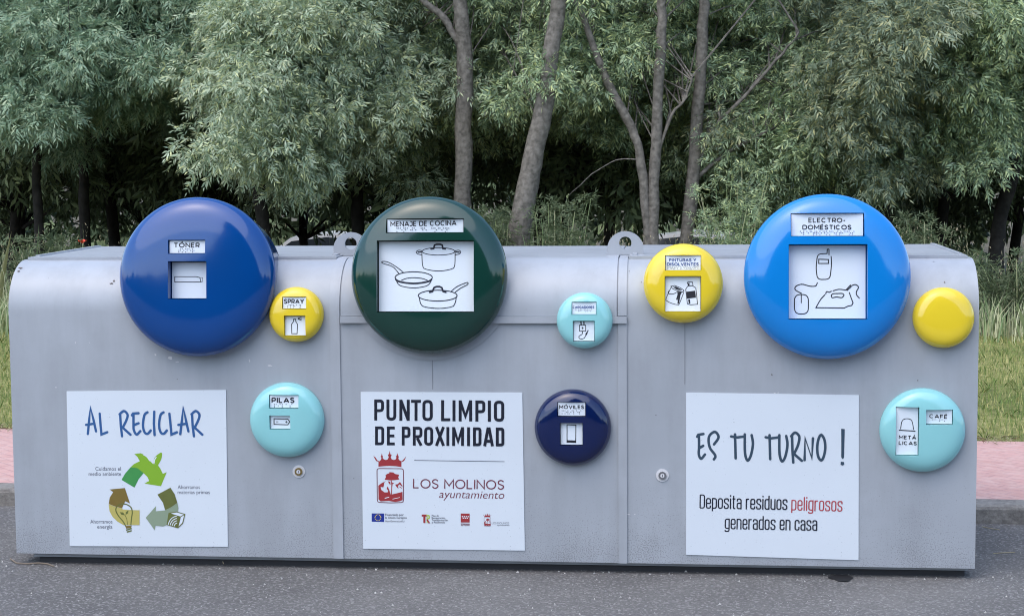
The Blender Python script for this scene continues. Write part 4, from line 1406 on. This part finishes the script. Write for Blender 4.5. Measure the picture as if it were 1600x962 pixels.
def tree(name, label, stems, Yc, regions, leafm, seed, top=7.2, spread=2.6, n_top=24, bark=None, crown_Y=None, per=118, group='trees at the edge of the wood', limbs=True):
    """stems: list of [(px, py, radius m), ...] polylines read at depth Yc; regions: (x0, x1, ytop, n, y0, y1, extra drop)"""
    rng = np.random.default_rng(seed)
    first = stems[0][0]
    g = at(first[0], first[1], Yc)
    base = Vector((g.x, Yc, terrain_z(g.x, Yc) - 0.05))
    root = empty(name, base)
    tag(root, label, 'tree', group)
    tb = MB()
    paths = []
    for si, st in enumerate(stems):
        P = [at(px, py, Yc) for px, py, r in st]
        rad = [r for _, _, r in st]
        if si == 0 or st[0][1] > 340:
            P.insert(0, Vector((P[0].x + (P[0].x - P[1].x) * 0.15, Yc, base.z))); rad.insert(0, rad[0] * 1.25)
        if st[-1][1] <= 5:                       # carries on above the picture
            d = (P[-1] - P[-2]).normalized()
            z_end = top * rng.uniform(0.8, 0.95)
            while P[-1].z < z_end:
                d = (d + Vector((rng.normal() * 0.1, rng.normal() * 0.1, 0.15))).normalized()
                P.append(P[-1] + d * 0.7); rad.append(max(0.014, rad[-1] * 0.84))
        # fine wobble so that a trunk is no ruled line
        pts = spline([tuple(p) for p in P], 4)
        rr_ = np.interp(np.linspace(0, len(rad) - 1, len(pts)), range(len(rad)), rad)
        pts = [Vector(p) + Vector((rng.normal(), rng.normal(), 0)) * 0.006 for p in pts]
        tb.tube([p - base for p in pts], [r_ * rng.uniform(0.93, 1.07) for r_ in rr_], 10)
        paths.append(pts)
    # clumps
    cen, rad = [], []
    for (x0, x1, yt, n, y0, y1, drop) in regions:
        for i in range(int(n * 1.9)):
            if i % 3:                                   # clumps gather into boughs, with gaps between
                q = bough + Vector((rng.normal() * .34, rng.normal() * .25, rng.normal() * .2 - .03))
                cen.append(q); rad.append(rng.uniform(.18, .32)); continue
            px = rng.uniform(x0, x1)
            lo = np.interp(px, YLX, YLY) + drop - 32
            py = yt + (lo - yt) * rng.random() ** 0.75
            Y = rng.uniform(y0, y1)
            q = at(px, py, Y)
            bough = q
            cen.append(q); rad.append(rng.uniform(0.22, 0.38))
    n_near = len(cen)
    for (x0, x1, yt, n, y0, y1, drop) in regions:      # a thinner second layer further in
        for i in range(int(n * 0.7)):
            px = rng.uniform(x0 - 60, x1 + 60)
            py = rng.uniform(-40, np.interp(px, YLX, YLY) + 15)
            cen.append(at(px, py, rng.uniform(Yc + 1.3, Yc + 3.2))); rad.append(rng.uniform(.3, .45))
    ntop0 = len(cen)
    axis = paths[0][-1]
    for i in range(n_top):
        a = rng.uniform(0, 2 * math.pi); rr2 = spread * rng.random() ** 0.5
        z = rng.uniform(4.4, top)
        k_ = math.sqrt(max(0.05, 1 - ((z - 4.8) / (top - 4.0)) ** 2))
        cen.append(Vector((axis.x * 0.4 + base.x * 0.6 + math.cos(a) * rr2 * k_, Yc + 1.2 + math.sin(a) * rr2 * k_ * 0.9, z))); rad.append(rng.uniform(0.45, 0.7))
    # twigs reach each clump from the nearest stretch of a stem
    allp = [p for pth in paths for p in pth if p.z > 1.6]
    if limbs:
        for ci, c in enumerate(cen):
            if ci % 3 or (n_near <= ci < ntop0): continue
            near = sorted(allp, key=lambda p: (p - c).length + max(0, p.z - c.z) * 0.8 + (2 if p.z > c.z + 0.3 else 0))[:26]
            best = near[int(rng.integers(0, len(near)))]
            L_ = (best - c).length
            mid = best.lerp(c, 0.5) + Vector((rng.normal() * 0.08, rng.normal() * 0.08, 0.12 + 0.06 * L_))
            pts = spline([tuple(best), tuple(mid), tuple(c)], 4)
            tb.tube([Vector(p) - base for p in pts], np.linspace(min(0.010, 0.004 + 0.003 * L_), 0.0025, len(pts)), 5)
    tb.build('trunk', bark or M_BARK, root, smooth=60)
    A = sprays(rng, [tuple(c - base) for c in cen[:ntop0]], rad[:ntop0], per) if ntop0 else np.zeros((0, 4, 3))
    B = sprays(rng, [tuple(c - base) for c in cen[ntop0:]], rad[ntop0:], 40, leaflets=5, L=(0.2, 0.35), leaf=(0.2, 0.3), wid=0.036)
    np_mesh('crown', np.concatenate([A, B], 0), 4, leafm, root)
    return root


tree('ash_tree', 'leafy tree at the far left with blue-green foliage hanging low over the tall grass', [[(62, 385, .055), (58, 250, .05), (66, 120, .05), (60, -5, .055)]], 11.2,
     [(-150, 130, -40, 44, 9.6, 11.5, 0), (0, 150, -40, 14, 9.3, 10.2, -20)], M_LEAF_C, 1, bark=M_BARKD)
tree('ash_tree', 'dark-trunked tree above the TÓNER hatch with dense blue-green leaves', [[(135, 388, .062), (130, 280, .058), (138, 160, .05), (128, -5, .06)], [(132, 250, .04), (165, 170, .035), (185, 90, .03), (200, -5, .02)]], 12.2,
     [(120, 350, -40, 52, 10.2, 12.4, 0), (130, 330, -40, 16, 9.8, 10.6, -30)], M_LEAF_C, 2, bark=M_BARKD)
tree('ash_tree', 'tree with the palest silvery drooping foliage, between the blue and the green hatches', [[(415, 388, .07), (405, 280, .065), (430, 150, .06), (450, -5, .05)]], 11.2,
     [(340, 560, -40, 56, 9.4, 11.0, 0), (380, 500, 20, 26, 8.9, 9.8, 0), (540, 655, -40, 40, 9.9, 11.6, 0)], M_LEAF_B, 3, bark=M_BARKD)
tree('ash_tree', 'straight grey trunk rising behind the green hatch, forking at the top', [[(722, 388, .092), (724, 300, .086), (724, 200, .082), (727, 100, .078), (718, -5, .066)],
     [(726, 78, .038), (708, 52, .036), (690, 25, .034), (655, -5, .03)]], 10.0,
     [(600, 790, -50, 26, 10.9, 12.2, -30)], M_LEAF_A, 4)
tree('ash_tree', 'grey trunk leaning to the right, standing beside the straight one', [[(808, 388, .11), (822, 305, .1), (836, 235, .092), (852, 155, .086), (862, 80, .08), (873, -10, .074)]], 9.4,
     [(750, 960, -50, 48, 10.5, 12.4, -5), (905, 960, -40, 8, 9.8, 10.4, -30)], M_LEAF_A, 5)
tree('ash_tree', 'slender tree of two thin stems parting just above the lifting lug', [[(1020, 388, .055), (1024, 255, .052), (1028, 160, .05), (1033, 50, .046), (1036, -10, .042)],
     [(1013, 388, .045), (1003, 255, .043), (986, 200, .042), (950, 130, .038), (905, 15, .03), (896, -10, .028)], [(1027, 240, .016), (1050, 180, .014), (1072, 152, .011), (1082, 120, .007)],
     [(1000, 250, .007), (965, 250, .006), (925, 272, .005), (890, 305, .003)]], 9.7,
     [(890, 1100, -50, 50, 10.4, 12.6, -15)], M_LEAF_A, 6)
tree('ash_tree', 'tree with long branches sweeping up to the right, left of the bright blue hatch', [[(1072, 388, .066), (1084, 270, .062), (1091, 165, .058), (1098, 60, .052), (1100, -10, .047)],
     [(1088, 270, .02), (1112, 205, .019), (1178, 135, .016), (1222, 84, .013), (1250, 50, .009)], [(1088, 278, .021), (1140, 236, .018), (1196, 206, .015), (1250, 178, .012), (1310, 150, .008)]], 10.0,
     [(1090, 1330, -50, 62, 10.7, 12.6, 0), (1160, 1300, 60, 18, 10.2, 10.8, 0)], M_LEAF_A, 7)
tree('ash_tree', 'bushy tree whose foliage hangs behind the top of the bright blue hatch', [[(1385, 388, .07), (1378, 270, .066), (1390, 150, .06), (1380, -5, .05)]], 11.8,
     [(1290, 1480, -50, 58, 9.8, 11.8, 0), (1330, 1460, -30, 12, 9.2, 9.9, -20)], M_LEAF_D, 8, bark=M_BARKD)
tree('ash_tree', 'leafy tree at the far right with foliage over the tall grass', [[(1556, 388, .08), (1566, 330, .075), (1585, 240, .07), (1590, -5, .055)]], 11.4,
     [(1450, 1720, -50, 66, 9.6, 11.8, 0)], M_LEAF_A, 9, bark=M_BARKD)

# deeper in the wood: three kinds, copied
def back_tree(seed, h, spread, lean):
    rng = np.random.default_rng(seed)
    root = empty('background_tree')
    tb = MB()
    P = [Vector((0, 0, -0.6))]
    d = Vector((lean, 0, 1)).normalized()
    while P[-1].z < h * 0.9:
        d = (d + Vector((rng.normal() * 0.07, rng.normal() * 0.07, 0.05))).normalized()
        P.append(P[-1] + d * 0.8)
    rad = np.linspace(0.075, 0.025, len(P))
    tb.tube(P, rad, 8)
    cen, rr_ = [], []
    for i in range(80):
        a = rng.uniform(0, 2 * math.pi)
        z = rng.uniform(2.0, h) if i % 3 else rng.uniform(1.3, 3.0)
        k_ = math.sqrt(max(0.1, 1 - ((z - h * 0.5) / (h * 0.58)) ** 2))
        r_ = spread * k_ * rng.random() ** 0.5
        c = Vector((math.cos(a) * r_, math.sin(a) * r_, z))
        cen.append(c); rr_.append(rng.uniform(0.4, 0.65))
        if i % 3 == 0:
            p = min(P, key=lambda q: (q - c).length + (1.5 if q.z > c.z else 0))
            tb.tube([p, p.lerp(c, .5) + Vector((0, 0, .15)), c], [.03, .018, .006], 5)
    tb.build('trunk', M_BARKD, root, smooth=60)
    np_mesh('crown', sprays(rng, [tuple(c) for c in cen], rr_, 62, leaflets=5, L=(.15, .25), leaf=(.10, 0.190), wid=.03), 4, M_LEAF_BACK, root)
    return root


protos = [back_tree(31, 7.5, 2.3, 0.03), back_tree(32, 8.5, 2.0, -0.08), back_tree(33, 7.0, 2.6, 0.1)]
spots = []
RB = np.random.default_rng(77)
for row, (Y, n_, j) in enumerate(((14.0, 8, 0), (16.6, 9, .5), (19.5, 10, 0))):
    x0, x1 = -9.5 - row * 1.2, 6.5 + row * 0.7
    for i in range(n_):
        if row == 2 and i in (4, 6): continue
        spots.append((x0 + (x1 - x0) * (i + j) / (n_ - 1) + RB.uniform(-.6, .6), Y + RB.uniform(-.8, .8), RB.uniform(0, 6.28), RB.uniform(.9, 1.15)))
for i, (x, y, rz, s_) in enumerate(spots):
    src = protos[i % 3]
    if i < 3: o = src
    else:
        o = src.copy(); COL.objects.link(o)
        for ch in src.children:
            c = ch.copy(); COL.objects.link(c); c.parent = o
    o.location = (x, y, terrain_z(x, y)); o.rotation_euler = (0, 0, rz); o.scale = (s_, s_, s_)
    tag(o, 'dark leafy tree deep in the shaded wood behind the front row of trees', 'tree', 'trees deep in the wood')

# far wood closing the view
rngf = np.random.default_rng(55)
cf = np.stack([rngf.uniform(-24, 16, 620), rngf.uniform(32, 38, 620), rngf.uniform(-1.2, 9, 620)], 1)
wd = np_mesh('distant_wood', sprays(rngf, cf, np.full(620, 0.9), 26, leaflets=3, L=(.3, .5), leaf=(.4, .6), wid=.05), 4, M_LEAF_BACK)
tag(wd, 'dark mass of far foliage closing the view behind the trees', 'wood', kind='stuff')

# ---------------------------------------------------------------- grass
def blades(rng, X, Y, Z, hgt, wid, lean, segs=2):
    N = len(X)
    a = rng.uniform(0, 2 * math.pi, N)
    la = rng.uniform(0, 2 * math.pi, N)
    ln = np.abs(rng.normal(0, lean, N)) * hgt
    sx, sy = np.cos(a) * wid / 2, np.sin(a) * wid / 2
    quads = []
    base = np.stack([X, Y, Z], 1)
    def pt(t): return base + np.stack([np.cos(la) * ln * t * t, np.sin(la) * ln * t * t, hgt * t * (1 - 0.12 * t)], 1)
    s = np.stack([sx, sy, np.zeros(N)], 1)
    p0, p1, p2 = pt(0), pt(0.55), pt(1.0)
    pent = np.stack([p0 - s, p0 + s, p1 + s * 0.8, p2, p1 - s * 0.8], 1)
    return pent


rg = np.random.default_rng(90)
# mown lawn, greener near the path and straw-coloured further back
n1 = 90000
X = rg.uniform(-7.5, 6.0, n1); Y = 2.87 + 5.4 * rg.random(n1)
keep = (X > 1.2) | (X < -1.6) | (Y > 4.5)
X, Y = X[keep], Y[keep]
Vg = blades(rg, X, Y + SL * X, np.full(len(X), 0.066), rg.uniform(.03, .075, len(X)), rg.uniform(.003, .0055, len(X)), .5)
tag(np_mesh('mown_grass', Vg, 5, M_GRASS), 'short mown grass, patchy green and straw, behind the pink pavement', 'grass', kind='stuff')
# dry fringe lying along the back of the pavement
n2 = 2600
X = rg.uniform(-6, 5, n2); Y = 2.86 + rg.normal(0, .07, n2)
Vd = blades(rg, X, Y + SL * X, np.full(n2, 0.08), rg.uniform(.01, .035, n2), rg.uniform(.003, .005, n2), 2.6)
tag(np_mesh('dry_grass_fringe', Vd, 5, M_STRAW), 'dry cut straw lying along the back edge of the pink pavement', 'dry grass', kind='stuff')
# tall grass before the trees
n3 = 17000
X = rg.uniform(-9.5, 7.0, n3); Y = 7.7 + 2.6 * rg.random(n3) ** 0.9
hh = rg.uniform(.35, .8, n3) * (0.75 + 0.25 * np.sin(X * 2.1) * np.sin(X * 0.77 + 1))
hh *= np.where(X > 2.5, 0.92, 1.0)
gapc = np.abs((X + 1.95 + 0.13 * (Y - 9)) / 0.62) < 1
hh = np.where(gapc, hh * 0.42, hh)
Vt = blades(rg, X, Y, np.full(n3, 0.05), hh, rg.uniform(.006, .012, n3), .3)
# stalks with hanging oat-like spikelets
n4 = 700
Xs = rg.uniform(-9, 7, n4); Ys = rg.uniform(7.9, 9.4, n4)
hs = rg.uniform(.7, 1.15, n4)
hs = np.where(np.abs((Xs + 1.95) / .7) < 1, hs * .4, hs)
Vs = blades(rg, Xs, Ys, np.full(n4, 0.05), hs, np.full(n4, .005), 0.210)
tag(np_mesh('tall_grass', np.concatenate([Vt, Vs]), 5, M_TALL), 'tall uncut green grass in front of the trees', 'grass', kind='stuff')
tips = Vs[:, 3, :]
sp_c = np.repeat(tips, 9, 0) + np.stack([rg.normal(0, .035, n4 * 9), rg.normal(0, .035, n4 * 9), -rg.random(n4 * 9) * .26], 1)
ln = rg.uniform(.02, .045, n4 * 9)[:, None]
dn = nrm(np.stack([rg.normal(0, .35, n4 * 9), rg.normal(0, .35, n4 * 9), -np.ones(n4 * 9)], 1))
sd_ = nrm(np.cross(dn, rg.normal(size=(n4 * 9, 3)))) * .004
tag(np_mesh('grass_seed_heads', np.stack([sp_c, sp_c + dn * ln * .5 + sd_, sp_c + dn * ln, sp_c + dn * ln * .5 - sd_], 1), 4, M_STRAW),
    'pale drooping oat-like seed heads above the tall grass', 'seed heads', kind='stuff')


# wild shrubs among the grass
def shrub(px, py_top, Y, width, label, seed, m=M_SHRUB, n=26):
    rng = np.random.default_rng(seed)
    tp = at(px, py_top, Y)
    root = empty('wild_shrub', (tp.x, Y, 0.06))
    tag(root, label, 'shrub')
    hgt = tp.z - 0.06
    sb = MB(); cs = []
    for i in range(n):
        a, r_ = rng.uniform(0, 6.28), width * rng.random() ** 0.6
        e = Vector((math.cos(a) * r_, math.sin(a) * r_ * .6, hgt * rng.uniform(.6, 1.0)))
        st = Vector((e.x * .25, e.y * .25, 0))
        md = st.lerp(e, .5) + Vector((rng.normal() * .03, rng.normal() * .03, .05))
        pts = spline([tuple(st), tuple(md), tuple(e)], 4)
        sb.tube(pts, np.linspace(.006, .002, len(pts)), 4)
        for t in np.linspace(.35, 1, 6): cs.append(pts[int(t * (len(pts) - 1))])
    sb.build('stems', M_TALL, root)
    np_mesh('foliage', sprays(rng, cs, np.full(len(cs), .07), 9, leaflets=5, L=(.05, .09), leaf=(.04, .07), wid=.02, droop=-.5), 4, m, root)


shrub(868, 305, 8.9, .32, 'pale feathery wild shrub at the foot of the leaning trunk', 61)
shrub(762, 330, 9.2, .25, 'low wild shrub between the straight and the leaning trunks', 62)
shrub(1150, 262, 9.6, .42, 'darker leafy shrub between the branching tree and the bright blue hatch', 63, M_LEAF_A, 34)
shrub(1440, 338, 8.8, .25, 'pale weedy shrub behind the right end of the container', 64)
shrub(1590, 400, 8.6, .4, 'bushy green shrub in the tall grass at the right edge', 65)
shrub(60, 372, 8.9, .3, 'weedy shrub in the tall grass at the left edge', 66)

# the single poppy
pp = at(129, 380, 8.4)
root = empty('poppy', (pp.x, 8.4, 0.06))
tag(root, 'single red poppy above the grass behind the left end of the container', 'flower')
b = MB(); b.tube([(0, 0, 0), (.01, 0, .3), (0, 0, pp.z - .06)], .003, 4); b.build('stem', M_TALL, root)
b = MB()
for i in range(4):
    a = i * math.pi / 2
    c, s_ = math.cos(a), math.sin(a)
    z0 = pp.z - .06
    b.add([(0, 0, z0), (c * .03 - s_ * .025, s_ * .03 + c * .025, z0 + .02), (c * .042, s_ * .042, z0 + .034), (c * .03 + s_ * .025, s_ * .03 - c * .025, z0 + .02)], [(0, 1, 2, 3)])
b.build('petals', mat('poppy_red', (0.6, 0.05, 0.02), 0.6), root)


# ---------------------------------------------------------------- pale cars glimpsed through the wood, on the lower ground
def car(x, y, rz, m, label):
    root = empty('parked_car', (x, y, terrain_z(x, y) - .02), rz)
    tag(root, label, 'car')
    def shell(prof, w0, w1, name, mm, z_in):
        b = MB()
        k = len(prof)
        V = []
        for s_, ww in ((-1, 1.0), (1, 1.0)):
            for (px_, pz) in prof:
                wv = w0 + (w1 - w0) * max(0, min(1, (pz - z_in) / 0.6))
                V.append((px_, s_ * wv, pz))
        b.add(V, [(i, (i + 1) % k, k + (i + 1) % k, k + i) for i in range(k)] + [tuple(range(k))[::-1], tuple(range(k, 2 * k))])
        o = b.build(name, mm, root, recalc=True, smooth=40)
        return o
    shell([(-2.1, .3), (-2.15, .62), (-2.0, .85), (-1.1, .95), (-.5, 1.42), (.2, 1.5), (1.1, 1.42), (1.75, 1.0), (2.05, .92), (2.1, .35), (1.75, .22), (-1.8, .22)], .86, .62, 'body', m, .9)
    for s_ in (-1, 1):
        b = MB()
        pr_ = [(-1.0, .98), (-.47, 1.36), (.2, 1.43), (1.02, 1.36), (1.5, 1.02)]
        V = []
        for (px_, pz) in pr_:
            wv = .86 + (.62 - .86) * max(0, min(1, (pz - .9) / 0.6)) + .006
            V.append((px_, s_ * wv, pz))
        b.add(V, [(0, 1, 2, 3, 4)]); b.build('side_window', M_GLASS, root)
    for (sx, sy) in ((-1.35, 1), (-1.35, -1), (1.35, 1), (1.35, -1)):
        b = MB()
        k = 20
        for r_, y0_, y1_, mi in ((.31, .68, .885, 0), (.2, .886, .9, 1)):
            b.add([(sx + r_ * math.cos(2 * math.pi * i / k), sy * y0_, .31 + r_ * math.sin(2 * math.pi * i / k)) for i in range(k)] +
                  [(sx + r_ * math.cos(2 * math.pi * i / k), sy * y1_, .31 + r_ * math.sin(2 * math.pi * i / k)) for i in range(k)],
                  [(i, (i + 1) % k, k + (i + 1) % k, k + i) for i in range(k)] + [tuple(range(k)), tuple(range(k, 2 * k))], mi)
        b.build('wheel', [M_DARK, M_STEEL], root, recalc=True)


M_GLASS = mat('car_glass', (0.02, 0.025, 0.03), 0.08, 0.6)
M_CARW = mat('white_car_paint', (0.8, 0.8, 0.8), 0.25, 0.5, coat=.5)
p1 = at(500, 375, 26.5)
car(p1.x, 26.5, 0.1, M_CARW, 'white car glimpsed through the wood between the blue and green hatches')
p2 = at(1065, 368, 26.5)
car(p2.x, 26.5, -0.15, M_CARW, 'white car glimpsed through the wood behind the two-stemmed tree')
